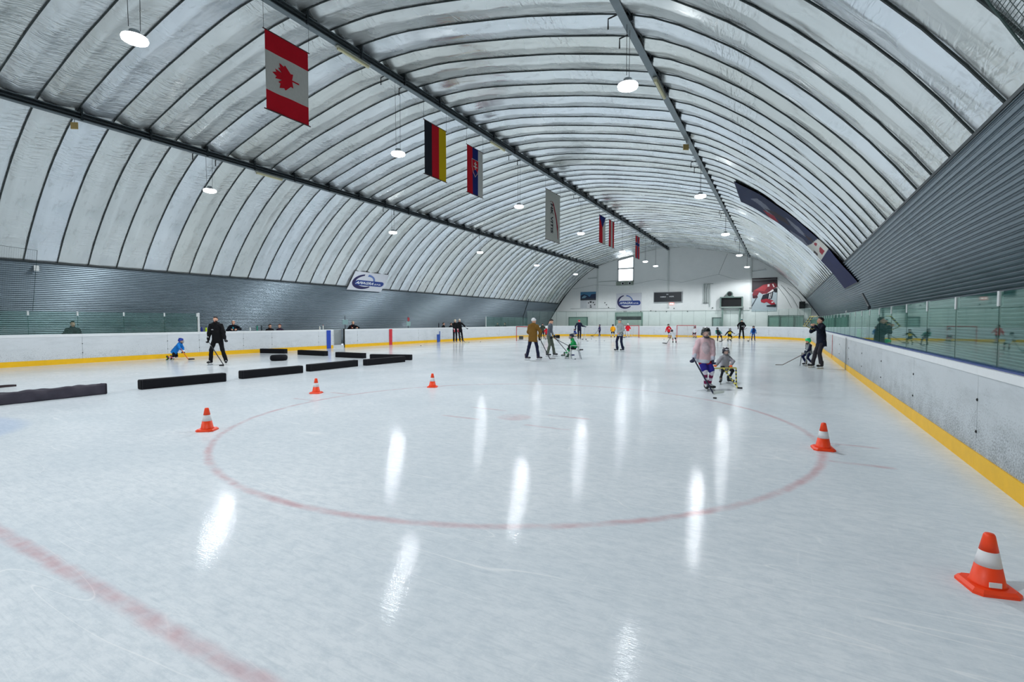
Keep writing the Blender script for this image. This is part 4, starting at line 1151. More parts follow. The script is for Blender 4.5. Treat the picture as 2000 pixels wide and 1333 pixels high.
    pt_ = [Cone(bot, P0 + td * tor * .45, .148 * sc + B * 1.3, .138 * sc + B, 't', (unit(F), .92 if hockey else .80), True), Cone(P0 + td * tor * .4, N - td * .06 * sc, .142 * sc + B, .128 * sc + B * .8, 't', (unit(F), .74)),
           Cone(sh['R'] * .85 + sh['L'] * .15, sh['L'] * .85 + sh['R'] * .15, .052 * sc + B * .3, .052 * sc + B * .3, 't'), Cone(N - td * .05, N + td * .035, .078 * sc, .066 * sc, 't'), Cone(sh['R'], sh['L'], .044 * sc + B * .2, .044 * sc + B * .2, 't')]
    for s in 'RL':
        we = EL[s] + (WR[s] - EL[s]) * .93
        pt_ += [Cone(sh[s] - td * .015, EL[s], .052 * sc + B * .55, .045 * sc + B * .65, 'a'), Cone(EL[s], we, .044 * sc + B * .65, .036 * sc + B * .55, 'f')]
    if hood: pt_.append(Ell(N - F * .075 * sc + U * .01, (.12 * sc, .085 * sc, .075 * sc), 't'))
    V, Q, tg, par, cen = surface(pt_, h, .028, wrinkle=.004 + B * .10, seed=seed)
    m = np.zeros(len(Q), int)
    m[tg == 'a'] = 1; m[tg == 'f'] = 1; m[(tg == 'f') & (par > .72)] = 2
    along = (cen - P0) @ td
    m[(tg == 't') & (along < -long + .10 * sc)] = 3
    if patch:
        q = cen - (N - td * patch.get('down', .17) * sc); fr = (q @ F) * patch.get('side', 1) > 0
        m[fr & (tg == 't') & (((q @ R - patch.get('x', 0)) / patch.get('w', .1)) ** 2 + ((q @ td) / patch.get('h', .1)) ** 2 < 1)] = 4
    mesh_obj(patch.get('name', 'jersey') if patch and 'name' in patch else ('jersey' if hockey else 'jacket'), V, Q, tm, t, m, True)
    # --- legs
    if hockey:
        pm = [M(pants, .8, var=.15, spec=.2), M(shorts or pants, .8, var=.15, spec=.2)]
        pl = [Cone(P0 - td * .02, P0 + td * .05, .155 * sc, .15 * sc, 0, (unit(F), .8))]
        for s in 'RL': pl.append(Cone(hp[s], hp[s] + (KN[s] - hp[s]) * .86, .105 * sc, .096 * sc, 'leg'))
        V, Q, tg, par, cen = surface(pl, h, .03, wrinkle=.004, seed=seed + 1)
        mesh_obj('hockey_pants', V, Q, pm, t, ((tg == 'leg') & (par > .55)).astype(int), True)
        sm = [M(socks or (200, 200, 205), .85, var=.1, spec=.2), M(stripe or socks or (200, 200, 205), .85, spec=.2)]
        for s in 'RL':
            V, Q, tg, par, cen = surface([Cone(KN[s] - unit(AN[s] - KN[s]) * .01, KN[s] + (AN[s] - KN[s]) * .95, .066 * sc, .052 * sc, 0), Ell(KN[s], (.068 * sc,) * 3, 1)], h * .9, .02)
            st = np.where(tg == 0, ((par * 4.2).astype(int) % 2), 0)
            mesh_obj('hockey_sock', V, Q, sm, t, st, True)
    else:
        pl = [Cone(P0 - td * .03, P0 + td * .08, .140 * sc, .138 * sc, 0, (unit(F), .76))]
        for s in 'RL': pl += [Cone(hp[s], KN[s], .092 * sc, .070 * sc, 0), Cone(KN[s], KN[s] + (AN[s] - KN[s]) * .97, .068 * sc, .068 * sc, 1)]
        V, Q, tg, par, cen = surface(pl, h, .026, wrinkle=.006, seed=seed + 1)
        mesh_obj('trousers', V, Q, [M(pants, .85, var=.25, scale=10, spec=.2)], t, None, True)
    # --- footwear
    fs = (.70 if kid else 1.0) * max(.85, min(1.05, sc))
    if kid: fs = max(.66, min(.85, .5 + .25 * H))
    for s in 'RL':
        fd = np.array((foot_dir or {}).get(s, F), float); fd = unit(fd if len(fd) == 3 else (*fd, 0))
        upf = unit(U if abs(fd[2]) < .9 else F)
        RB = rot_to(fd, upf)
        Vk, Qk, tk, *_ = cached(('boot', hh), lambda: boot_canon(.012))
        base = AN[s] - (np.array([0, 0, .155 * (1 - fs)]) if skates and AN[s][2] < .2 else 0)
        sk = mesh_obj('skate' if skates else 'shoe', base + (Vk * fs) @ RB.T, Qk, [M(boots, .45), M(tongue, .5), BLACK], t, np.where(tk == 'tongue', 1, np.where(tk == 'toe', 2, 0)), True)
        if skates:
            mb = MB(); hb = []
            def bx_(c0, sz, m_):
                q = MB().box(c0, sz); mb.add([base + RB @ (np.array(v) * fs) for v in q.v], q.f, m_)
            bx_((0, -.035, -.100), (.022, .05, .035), 0); bx_((0, .095, -.102), (.022, .05, .033), 0); bx_((0, .03, -.122), (.012, .24, .016), 0); bx_((0, .03, -.142), (.006, .26, .026), 1)
            mb.build('blade', [HOLDER, BLADE], sk)
    # --- headgear
    if headgear in ('helmet', 'beanie', 'hair', 'goalie'):
        fn = {'helmet': helmet_canon, 'beanie': beanie_canon, 'hair': hair_canon, 'goalie': helmet_canon}[headgear]
        Vx, Qx, tx, px_, cx_ = cached((headgear, hh), lambda: fn(.009 if hh < .01 else .012))
        mm = np.zeros(len(Qx), int)
        if headpatch: mm[(cx_[:, 1] > .07) & (np.abs(cx_[:, 0]) < .06) & (np.abs(cx_[:, 2] - .075) < .014)] = 1
        ob = mesh_obj({'helmet': 'helmet', 'goalie': 'helmet', 'beanie': 'beanie', 'hair': 'hair'}[headgear], HC + (Vx * hs) @ RH.T, Qx, [M(head_col, .35 if 'h' == headgear[0] and headgear != 'hair' else .85, var=.15), M(headpatch or (220, 220, 225), .5)], t, mm, True)
        if cage:
            mb = MB()
            def cp(x, y, z): return HC + RH @ (np.array([x, y, z]) * hs)
            for z in (-.095, -.065, -.035, -.005, .03):
                mb.tube([cp(.105 * math.sin(q), .03 + (.105 + .02 * (z < 0)) * math.cos(q), z) for q in np.linspace(-1.35, 1.35, 9)], .0028, 4)
            for q in np.linspace(-1.0, 1.0, 7):
                mb.tube([cp(.105 * math.sin(q), .03 + .125 * math.cos(q), -.098), cp(.105 * math.sin(q), .03 + .125 * math.cos(q), -.03), cp(.105 * math.sin(q), .03 + .108 * math.cos(q), .035)], .0028, 4)
            mb.build('face_cage', CAGE, ob)
        if headgear == 'helmet':
            V, Q, *_ = cached(('chin', hh), lambda: surface([Cone((-.04, .085, -.10), (.04, .085, -.10), .024, .024, 0), Cone((-.05, .08, -.095), (-.09, .0, -.04), .010, .010, 0), Cone((.05, .08, -.095), (.09, .0, -.04), .010, .010, 0)], .010, .02))
            mesh_obj('chin_guard', HC + (V * hs) @ RH.T, Q, BLACK, ob, None, True)
    if beard:
        V, Q, *_ = cached(('beard', hh), lambda: surface([Ell((0, .03, -.062), (.063, .066, .06), 0), Cone((-.025, .092, -.046), (.025, .092, -.046), .008, .008, 0)], .009, .02, keep=lambda P: np.maximum(P[:, 2] + .035, .045 - np.hypot(P[:, 0], (P[:, 2] + .062) * 1.0) - .027)))
        mesh_obj('beard', HC + (V * hs) @ RH.T, Q, M((56, 40, 34), .9), t, None, True)
    return t

def ray_k(xy):
    """sideways slope of the line of sight at a base point"""
    return (xy[0] * CY + xy[1] * SY) / (-xy[0] * SY + xy[1] * CY)
def VW(xy, u, d, w):
    """offset (right, along the line of sight, up) from a base point -> world"""
    u = u + ray_k(xy) * d
    return np.array([xy[0] + u * CY - d * SY, xy[1] + u * SY + d * CY, w])
def stick(label, a, b, tip, shaft=(34, 38, 50), blade=(24, 24, 28), r=.0105, tape=True, bh=.065, name='hockey_stick', knob=(220, 220, 220)):
    """shaft from a (grip end) to b (heel on the ice), blade from b to tip; world coordinates"""
    t = thing(name, label, 'stick', tuple(b))
    a, b, tip = (np.asarray(x, float) - np.asarray(b, float) for x in (a, b, tip))
    u, w, d = basis(b - a)
    mb = MB()
    V = [p + sx * u * r + sy * w * r * 1.3 for p in (a, b + np.array([0, 0, bh * .5])) for sx, sy in ((-1, -1), (1, -1), (1, 1), (-1, 1))]
    mb.add(V, [(0, 1, 2, 3), (7, 6, 5, 4)] + [(i, (i + 1) % 4, 4 + (i + 1) % 4, 4 + i) for i in range(4)]).build('shaft', M(shaft, .4, var=.15), t)
    mb = MB(); n = 6; dv = tip - b; dv[2] = max(dv[2], 0) ; side = unit(np.cross(dv, [0, 0, 1.])); V = []; Fq = []
    for i in range(n + 1):
        s_ = i / n; c = b + dv * s_ + side * .03 * s_ * s_; hh = bh * (1 - .25 * s_ ** 3)
        for k in (-1, 1): V += [c + side * .005 * k + np.array([0, 0, .004]), c + side * .005 * k + np.array([0, 0, .004 + hh])]
    for i in range(n):
        o = i * 4; q = o + 4; Fq += [(o, q, q + 1, o + 1), (o + 2, o + 3, q + 3, q + 2), (o + 1, q + 1, q + 3, o + 3), (o, o + 2, q + 2, q)]
    Fq += [(0, 1, 3, 2), (4 * n, 4 * n + 2, 4 * n + 3, 4 * n + 1)]
    mb.add(V, Fq).build('blade', M(blade, .5, var=.15), t)
    if tape: MB().tube([a, a + unit(b - a) * .18], r * 1.35, 6).build('grip_tape', M(knob, .8), t)
    return t

# ------------------------------------------------------------------ skaters on the ice
KIDS = 'young players on the ice'; ADULTS = 'coaches and parents on the ice'
# boy in pink with stick, right of centre
b = (-1.56, 12.44)
person('tall player in faded pink jersey with black helmet, standing with a stick', b, H=1.42, kid=False, face=-6, pelvis=(-.10, 0, .78), neck=(-.06, .0, 1.225), h=.015,
       hands={'R': (-.345, -.10, .735), 'L': (.125, -.12, .68)}, feet={'R': (-.06, -.06), 'L': (.07, .05)}, foot_dir={'R': (-.15, -1), 'L': (.85, -.5)}, knee={'R': (0, -1, 0), 'L': (.25, -1, 0)},
       elbow={'R': (-.9, .3, 0), 'L': (.9, .3, 0)}, top=(208, 176, 180), sleeve=(206, 176, 182), cuff=(188, 190, 204), hem=(190, 196, 206), patch={'col': (190, 172, 178), 'down': .24, 'w': .095, 'h': .15}, bulk=.042, long=.11,
       hockey=True, pants=(146, 28, 42), shorts=(44, 40, 130), socks=(206, 202, 214), stripe=(120, 40, 78), gloves=(28, 34, 62), gcuff=(190, 196, 210), headgear='helmet', head_col=(24, 30, 30), cage=True, boots=(24, 26, 34), tongue=(190, 195, 200), seed=3, group=KIDS)
stick('black stick with a white blade held by the player in pink', VW(b, -.345, -.14, .80), VW(b, .14, -.70, .0), VW(b, .36, -.60, .03), shaft=(30, 36, 58), blade=(214, 220, 214), knob=(40, 44, 60))
# small child behind, pushing a striped walker
b = (-1.33, 14.05)
person('small child in grey jersey and dark helmet crouching behind the striped skating frame', b, H=.98, kid=True, face=12, pelvis=(.04, .12, .46), neck=(.0, -.02, .735), h=.014, look=(-8, -4),
       hands={'R': (-.215, -.20, .455), 'L': (.225, -.20, .475)}, feet={'R': (-.14, -.08), 'L': (.16, .08)}, foot_dir={'R': (-.55, -.9), 'L': (.75, -.5)}, knee={'R': (-.3, -1, 0), 'L': (.5, -1, 0)},
       elbow={'R': (-.9, .2, .1), 'L': (.9, .2, .1)}, top=(172, 172, 178), sleeve=(164, 164, 172), cuff=(150, 152, 158), bulk=.035, long=.14, hockey=True, pants=(44, 46, 54), socks=(40, 42, 50), gloves=(232, 110, 60), gcuff=(230, 190, 170),
       headgear='helmet', head_col=(30, 30, 44), headpatch=(214, 216, 222), cage=True, boots=(26, 28, 32), tongue=(120, 124, 128), seed=4, group=KIDS)
YB = M((206, 196, 70), .5); 
def striped_bar(t, a, b_, r=.017, n=9):
    a = np.asarray(a, float); b_ = np.asarray(b_, float); mb = MB()
    for i in range(n): mb.tube([a + (b_ - a) * i / n, a + (b_ - a) * (i + 1) / n], r, 6, m=i % 2)
    mb.build('leg', [YB, M((34, 36, 44), .5)], t)
wk = thing('skating_frame', 'yellow and black striped skating frame held by the small child in grey', 'walker', (b[0], b[1], 0), YAW, 'striped skating frames')
yl = M((190, 182, 110), .5)
def vk(u, d, w, k=ray_k(b)): return np.array((u + k * d, d, w))
A_, B_ = vk(-.34, -.22, .43), vk(.29, -.22, .445)
MB().tube([A_, B_], .019, 7).build('handle_bar', yl, wk)
striped_bar(wk, B_, vk(.305, -.28, .02)); striped_bar(wk, A_, vk(-.36, -.28, .02))
striped_bar(wk, vk(-.03, -.24, .43), vk(.32, -.95, .03), n=13)
MB().tube([vk(.32, -.95, .02), vk(.44, -1.0, .02)], .02, 7).build('foot', BLACK, wk)
MB().tube([vk(.305, -.28, .02), vk(.32, -.95, .02)], .014, 6).build('runner', yl, wk)
MB().tube([vk(.03, -.36, .30), vk(.13, -.28, .43)], .012, 6).build('brace', yl, wk)
# man in black, left
b = (-18.93, 10.76)
person('bearded man in black tracksuit and gloves standing by the left boards', b, H=1.80, face=8, pelvis=(.04, 0, 1.0), neck=(.0, -.02, 1.565), h=.018, look=(4, -3),
       hands={'R': (-.33, -.12, .86), 'L': (.36, -.10, .83)}, feet={'R': (-.21, -.05), 'L': (.32, .04)}, foot_dir={'R': (-.2, -1), 'L': (.45, -.8)}, elbow={'R': (-1, .3, 0), 'L': (1, .3, 0)}, top=(14, 14, 18), bulk=.035, long=.14,
       patch={'col': (190, 190, 195), 'down': .20, 'x': .11, 'w': .055, 'h': .016, 'name': 'jacket'}, pants=(16, 16, 20), gloves=(20, 22, 26), headgear='hair', head_col=(34, 28, 26), beard=True, boots=(26, 24, 28), seed=5, group=ADULTS)
stick('dark stick with white grip held by the bearded man in black', VW(b, -.28, -.20, .86), VW(b, .25, -.62, 0), VW(b, .10, -.80, .02), shaft=(40, 42, 48), knob=(225, 225, 225))
# blue child kneeling
b = (-22.75, 11.4)
person('child in blue jersey and blue helmet kneeling on the ice by the boards', b, H=1.10, kid=True, face=90, pelvis=(-.27, 0, .37), neck=(-.02, 0, .70), h=.016, look=(0, -12),
       hands={'R': (.12, -.10, .25), 'L': (.14, .12, .3)}, feet={'R': (-.52, -.08, .12), 'L': (-.50, .12, .12)}, foot_dir={'R': (-.8, 0, -.6), 'L': (-.8, 0, -.6)}, knee={'R': (1, 0, -1), 'L': (1, 0, -1)}, elbow={'R': (-.5, -.8, 0), 'L': (-.5, .8, 0)},
       top=(30, 118, 196), sleeve=(32, 124, 204), cuff=(226, 232, 236), hem=(40, 130, 200), bulk=.03, long=.08, patch={'col': (206, 222, 236), 'down': .10, 'w': .07, 'h': .025, 'side': -1}, hockey=True, pants=(18, 18, 24), socks=(220, 200, 204), stripe=(180, 60, 74), gloves=(20, 20, 24), gcuff=(210, 216, 220),
       headgear='helmet', head_col=(26, 54, 150), cage=True, boots=(40, 64, 30), tongue=(190, 220, 60), seed=6, group=KIDS)
stick('orange stick with dark blade held by the kneeling child in blue', VW(b, -.02, -.14, .52), VW(b, .31, -.14, 0), VW(b, .60, -.12, .02), shaft=(214, 110, 60), blade=(34, 26, 44), knob=(30, 30, 34))
# brown jacket
b = (-9.35, 18.64)
person('man in brown hooded jacket and white beanie skating away', b, H=1.74, face=150, pelvis=(.0, 0, .99), neck=(.02, .02, 1.51), h=.018, look=(-25, 0), lean=(0, 0),
       hands={'R': (.29, .06, .93), 'L': (-.02, .30, 1.0)}, feet={'R': (.24, .05), 'L': (-.27, -.05)}, foot_dir={'R': (.9, .2), 'L': (.8, -.1)}, elbow={'R': (1, -.3, 0), 'L': (-.6, -.3, -.2)},
       knee={'R': (.6, .3, 0), 'L': (.2, .6, 0)}, top=(112, 82, 34), bulk=.045, long=.20, hood=True, pants=(26, 30, 52), gloves=(24, 28, 44), headgear='beanie', head_col=(212, 214, 216), boots=(60, 52, 62), seed=7, group=ADULTS)
stick('black stick trailing from the man in the brown jacket', VW(b, .26, .12, 1.0), VW(b, .74, .35, 0), VW(b, .98, .45, .02), shaft=(30, 32, 38), blade=(150, 150, 150))
# grey jacket
b = (-9.61, 20.95)
person('man in grey jacket and olive trousers pulling the seated child', b, H=1.72, face=68, pelvis=(-.02, 0, .98), neck=(.03, 0, 1.50), h=.018, look=(0, -28),
       hands={'R': (.07, -.18, .93), 'L': (.22, .04, .97)}, feet={'R': (-.12, -.10), 'L': (.22, .12)}, foot_dir={'R': (1, -.2), 'L': (1, -.25)}, elbow={'R': (-.8, -.6, -.3), 'L': (-.5, .6, -.3)},
       top=(88, 96, 106), bulk=.02, long=.10, pants=(86, 94, 84), gloves=(18, 20, 24), headgear='hair', head_col=(26, 22, 22), boots=(30, 34, 44), seed=8, group=ADULTS)
stick('black stick running from the grey-jacket man to the seated child, upper one', VW(b, .10, -.16, .92), VW(b, 1.26, -.35, .30), VW(b, 1.55, -.35, .32), shaft=(30, 32, 36), knob=(200, 190, 60))
stick('black stick running from the grey-jacket man under the chair, lower one', VW(b, .22, .02, .92), VW(b, .93, -.45, .06), VW(b, 1.14, -.45, .08), shaft=(30, 32, 36), blade=(40, 40, 90), knob=(230, 110, 70))
# chair and green child
b = (-8.19, 20.28)
ch = thing('plastic_chair', 'white plastic chair on the ice carrying the child in green', 'chair', (b[0], b[1], 0), YAW)
PL = M((206, 208, 204), .4)
MB().box((0.05, 0, .40), (.40, .42, .03), bevel=.012).build('seat', PL, ch)
MB().box((.27, 0, .58), (.035, .42, .34), bevel=.012).build('backrest', PL, ch)
for sy in (-1, 1):
    MB().tube([(-.14, sy * .21, 0), (-.13, sy * .20, .40), (-.12, sy * .21, .60), (.27, sy * .21, .58)], .018, 6).build('armrest', PL, ch)
    MB().tube([(-.05, sy * .17, 0), (-.08, sy * .16, .39)], .014, 6).build('leg', STEEL, ch)
    MB().tube([(.37, sy * .20, 0), (.26, sy * .19, .41)], .016, 6).build('leg', STEEL, ch)
person('child in green jersey and dark helmet sitting on the white chair', b, H=1.22, kid=True, face=-88, pelvis=(.08, 0, .52), neck=(-.02, 0, .86), h=.017, look=(8, -8),
       hands={'R': (-.16, .16, .56), 'L': (-.18, -.18, .56)}, feet={'R': (-.22, .14), 'L': (-.46, -.10)}, foot_dir={'R': (-.9, -.2), 'L': (-.95, -.1)}, knee={'R': (-.6, 0, 1), 'L': (-.8, 0, 1)}, elbow={'R': (.6, .8, -.2), 'L': (.6, -.8, -.2)},
       top=(26, 140, 74), cuff=(26, 40, 36), bulk=.035, long=.05, patch={'col': (210, 170, 160), 'down': .10, 'x': -.1, 'w': .05, 'h': .03}, hockey=True, pants=(24, 28, 34), shorts=(20, 24, 30), socks=(28, 140, 78), stripe=(200, 214, 206), gloves=(20, 22, 26), headgear='helmet', head_col=(24, 28, 40), cage=True, boots=(22, 70, 52), seed=9, group=KIDS)
# grey hoodie
b = (-7.89, 26.42)
person('man in pale grey hoodie and grey beanie with hands in pockets', b, H=1.75, face=-55, pelvis=(.04, 0, .985), neck=(.02, 0, 1.50), h=.02, look=(-10, 8),
       hands={'R': (-.10, .04, 1.0), 'L': (-.04, -.20, 1.02)}, feet={'R': (-.12, .05), 'L': (.18, -.03)}, foot_dir={'R': (-1, -.1), 'L': (-1, -.15)}, elbow={'R': (.3, .8, -.2), 'L': (.8, -.4, -.2)}, top=(150, 156, 156), bulk=.03, long=.12, hood=True, pants=(26, 30, 54), headgear='beanie', head_col=(122, 132, 130), boots=(50, 52, 60), tongue=(180, 184, 188), seed=10, group=ADULTS)
# navy coach with red hat
b = (-16.28, 41.86)
person('coach in navy tracksuit and red beanie walking near the far left goal', b, H=1.80, face=5, pelvis=(.02, 0, 1.0), neck=(-.02, -.14, 1.52), look=(0, -25), hands={'R': (-.32, -.25, .92), 'L': (.56, -.1, 1.17)}, feet={'R': (-.06, .1), 'L': (.08, -.2)},
       elbow={'R': (-1, .3, 0), 'L': (.4, .3, -.6)}, top=(22, 26, 50), bulk=.03, pants=(22, 24, 42), gloves=(26, 40, 60), gcuff=(60, 70, 90), headgear='beanie', head_col=(214, 36, 50), boots=(40, 40, 50), seed=11, group=ADULTS)
stick('pale stick held upright by the coach in the red beanie, right one', VW(b, .57, -.12, 1.25), VW(b, .58, -.1, 0), VW(b, .72, -.25, .02), shaft=(190, 200, 204), blade=(40, 44, 50))
stick('pale stick held upright by the coach in the red beanie, left one', VW(b, .52, -.08, 1.22), VW(b, .38, .0, 0), VW(b, .30, -.2, .02), shaft=(150, 170, 180), blade=(40, 44, 50))
# small players around the goals
def kid(label, b, H, face, **kw):
    o = dict(kid=True, hockey=True, headgear='helmet', head_col=(28, 28, 36), gloves=(28, 28, 36), h=.024, bulk=.035, long=.10, group=KIDS); o.update(kw)
    return person(label, b, H=H, face=face, **o)
kid('player in red jersey and white helmet at the far left goal', (-18.8, 40.2), 1.05, 40, top=(190, 30, 44), pants=(110, 24, 32), socks=(206, 196, 200), stripe=(180, 40, 52), head_col=(214, 216, 218), seed=20)
kid('player in dark green kit with dark helmet behind the brown jacket man', (-19.55, 41.0), 1.42, -20, top=(52, 60, 52), pants=(28, 30, 34), socks=(40, 44, 48), seed=21)
kid('goalkeeper in blue crouching low behind the navy coach', (-19.2, 48.4), .95, -60, pelvis=(0, 0, .42), neck=(-.12, -.05, .66), top=(34, 60, 130), pants=(40, 44, 60), socks=(206, 208, 212), head_col=(60, 50, 50), seed=22)
b = (-18.0, 52.6)
kid('player in dark purple kit facing left by the far boards', b, 1.22, -80, top=(40, 34, 70), cuff=(200, 196, 206), sleeve=(60, 50, 92), pants=(30, 28, 54), socks=(50, 46, 76), stripe=(150, 130, 150), head_col=(34, 36, 72), hands={'R': (-.22, .1, .58), 'L': (-.12, -.2, .66)}, seed=23)
stick('thin stick held by the player in dark purple', VW(b, -.12, -.05, .72), VW(b, -.72, -.1, 0), VW(b, -1.0, -.1, .02), shaft=(60, 60, 64))
kid('player in bright yellow jersey seen from behind', (-14.84, 47.39), 1.28, 175, top=(232, 160, 22), cuff=(40, 44, 60), pants=(24, 24, 30), socks=(206, 206, 210), stripe=(120, 120, 128), head_col=(34, 36, 48), feet={'R': (.17, 0), 'L': (-.17, 0)}, seed=24)
b = (-13.9, 49.4)
kid('goalkeeper in red jersey and white pads at the middle goal', b, 1.36, -25, top=(206, 28, 44), cuff=(214, 216, 220), pants=(200, 204, 208), shorts=(212, 214, 218), socks=(216, 218, 222), stripe=(190, 194, 200), gloves=(214, 216, 218), head_col=(222, 224, 226), cage=True, seed=25)
stick('goalkeeper stick resting beside the red goalkeeper', VW(b, -.25, -.15, .7), VW(b, -.25, -.25, 0), VW(b, -.6, -.3, .02), shaft=(60, 60, 66))
b = (-9.38, 47.18)
kid('player in plain red jersey skating left of the right-hand goal', b, 1.34, 15, top=(206, 30, 44), patch={'col': (224, 190, 194), 'down': .2, 'w': .07, 'h': .07}, pants=(40, 26, 32), socks=(190, 36, 48), stripe=(206, 196, 200), gloves=(120, 24, 36), head_col=(30, 34, 36), hands={'R': (-.30, -.1, .68), 'L': (.34, -.1, .82)}, feet={'R': (.14, .0), 'L': (.05, .25, .2)}, lean=(-.12, -.1), seed=26)
b = (-7.09, 37.56)
kid('player in white jersey and purple helmet skating away with a stick', b, 1.08, 160, pelvis=(.0, 0, .52), neck=(-.10, .12, .82), top=(206, 210, 214), pants=(26, 30, 52), socks=(200, 150, 156), stripe=(130, 40, 60), gloves=(44, 60, 54), head_col=(56, 36, 52), hands={'R': (.12, .15, .62), 'L': (-.28, .05, .58)}, feet={'R': (.16, .0), 'L': (.0, .2)}, seed=27)
stick('curved stick held by the player in white with purple helmet', VW(b, -.12, .08, .74), VW(b, -.52, -.1, 0), VW(b, -.85, -.05, .03), shaft=(60, 66, 70))
b = (-7.7, 51.6)
kid('goalkeeper in white jersey bending at the right-hand goal', b, 1.22, -60, pelvis=(.02, 0, .58), neck=(-.06, -.05, .92), top=(210, 214, 218), sleeve=(206, 200, 206), pants=(24, 24, 32), socks=(190, 80, 90), stripe=(212, 206, 210), gloves=(190, 60, 70), head_col=(40, 44, 72), seed=28)
b = (-4.55, 43.0)
kid('player in black and teal jersey skating right of the tall player in pink', b, 1.24, 150, pelvis=(.0, 0, .60), neck=(-.14, .0, .94), top=(36, 42, 46), sleeve=(96, 160, 150), hem=(150, 130, 140), pants=(34, 28, 34), socks=(70, 74, 80), stripe=(40, 44, 50), head_col=(90, 96, 100), feet={'R': (.24, .0), 'L': (-.10, .05)}, hands={'R': (.24, .2, .62), 'L': (-.1, .2, .62)}, seed=29)
stick('stick on the ice ahead of the player in black and teal', VW(b, .66, .1, .42), VW(b, .22, -.05, 0), VW(b, .02, -.1, .02), shaft=(120, 124, 128))
b = (-3.84, 43.59)
kid('player in black jersey with a yellow chest and striped socks', b, 1.2, 0, pelvis=(.02, 0, .56), neck=(.0, -.1, .88), top=(28, 28, 32), hem=(30, 30, 34), patch={'col': (220, 186, 40), 'down': .18, 'w': .17, 'h': .10}, pants=(26, 28, 32), socks=(226, 196, 70), stripe=(40, 40, 46), head_col=(92, 96, 104), cage=True, hands={'R': (-.36, -.1, .50), 'L': (.42, -.05, .66)}, feet={'R': (-.14, -.05), 'L': (.16, .05)}, seed=30)
b = (-3.3, 49.08)
person('coach in black with teal beanie standing before the far right boards', b, H=1.80, face=-5, hands={'R': (-.30, -.22, 1.05), 'L': (.22, -.28, 1.08)}, elbow={'R': (-1, .2, -.4), 'L': (1, .2, -.4)}, feet={'R': (-.20, 0), 'L': (.20, 0)}, top=(20, 20, 24), bulk=.035, long=.12, patch={'col': (190, 190, 196), 'down': .33, 'w': .05, 'h': .05, 'name': 'jacket'}, pants=(22, 22, 28), gloves=(70, 40, 60), headgear='beanie', head_col=(34, 104, 106), seed=31, h=.024, group=ADULTS)
stick('stick held across by the coach in the teal beanie', VW(b, .5, -.2, 1.1), VW(b, -1.0, -.6, .0), VW(b, -1.2, -.7, .02), shaft=(60, 60, 70))
b = (-2.17, 45.72)
kid('small child in blue jacket and dark blue trousers with a short stick', b, 1.18, -8, hockey=False, top=(30, 66, 140), sleeve=(70, 140, 206), pants=(32, 54, 110), hem=(60, 120, 190), patch={'col': (26, 44, 96), 'down': .2, 'w': .1, 'h': .14, 'name': 'jacket'}, head_col=(30, 34, 44), hands={'R': (-.26, -.12, .56), 'L': (.24, -.1, .68)}, seed=32)
stick('short stick held by the small child in blue at the far right', VW(b, -.24, -.18, .62), VW(b, -.34, -.3, 0), VW(b, -.46, -.42, .02), shaft=(80, 84, 90))
# pair of coaches far left
b = (-22.38, 31.06)
person('coach in black with pale cap and red gloves, front of the embracing pair', b, H=1.74, face=12, look=(10, -20), hands={'R': (-.02, -.25, .84), 'L': (.22, -.2, .84)}, feet={'R': (-.10, 0), 'L': (.10, 0)}, elbow={'R': (-1, .2, 0), 'L': (1, .2, 0)}, top=(16, 16, 20), pants=(18, 18, 28), gloves=(200, 60, 80), gcuff=(226, 180, 190), headgear='beanie', head_col=(196, 184, 160), boots=(170, 172, 176), seed=33, group=ADULTS)
b2 = (-22.55, 31.95)
person('coach in black with white cap pointing, rear of the embracing pair', b2, H=1.80, face=20, look=(0, -10), hands={'L': (.62, -.1, 1.05), 'R': (-.45, -.1, 1.1)}, feet={'R': (.0, .05), 'L': (.22, 0)}, elbow={'R': (-1, .3, -.2), 'L': (.5, .3, -.5)}, lean=(-.05, -.04), top=(16, 16, 20), pants=(18, 18, 24), gloves=(22, 24, 28), headgear='beanie', head_col=(222, 220, 210), boots=(70, 84, 40), seed=34, group=ADULTS)
stick('black stick with yellowish blade by the embracing pair of coaches', VW(b, .16, -.15, .85), VW(b, .78, -.25, 0), VW(b, 1.0, -.1, .03), shaft=(26, 28, 30), blade=(190, 190, 150))
# adult and child at right boards
b = (1.14, 20.22)
person('man in navy jacket and camouflage trousers at the right boards holding a frame', b, H=1.74, face=-100, pelvis=(.06, 0, .99), neck=(.02, -.02, 1.52), h=.018, look=(-6, 4), hands={'R': (-.26, .1, 1.52), 'L': (-.24, -.18, 1.50)}, elbow={'R': (.0, .8, -1), 'L': (-.2, -.5, -1)}, feet={'R': (-.18, .1), 'L': (.04, -.05)}, foot_dir={'R': (-1, .0), 'L': (-1, -.1)},
       top=(24, 28, 44), bulk=.035, long=.20, pants=(52, 50, 56), headgear='hair', head_col=(38, 32, 32), boots=(34, 34, 40), tongue=(190, 190, 190), seed=35, group=ADULTS)
wf = thing('skating_frame', 'yellow striped skating frame raised by the man in navy jacket', 'walker', (b[0], b[1], 0), YAW, 'striped skating frames')
T1, T2, T3 = np.array((-.19, .10, 1.84)), np.array((-.50, .0, 1.50)), np.array((-.30, -.1, 1.37))
for p, q in ((T1, T2), (T2, T3), (T1 + (.06, .25, 0), T2 + (.06, .25, 0)), (T1 + (.02, -.25, -.2), T3)): striped_bar(wf, p, q, .014, 8)
MB().tube([T1 + (.03, -.2, 0), T1 + (.06, .25, 0)], .015, 6).build('handle_bar', yl, wf); MB().tube([T2, T2 + (.06, .25, 0)], .015, 6).build('runner', yl, wf)
b = (.84, 21.15)
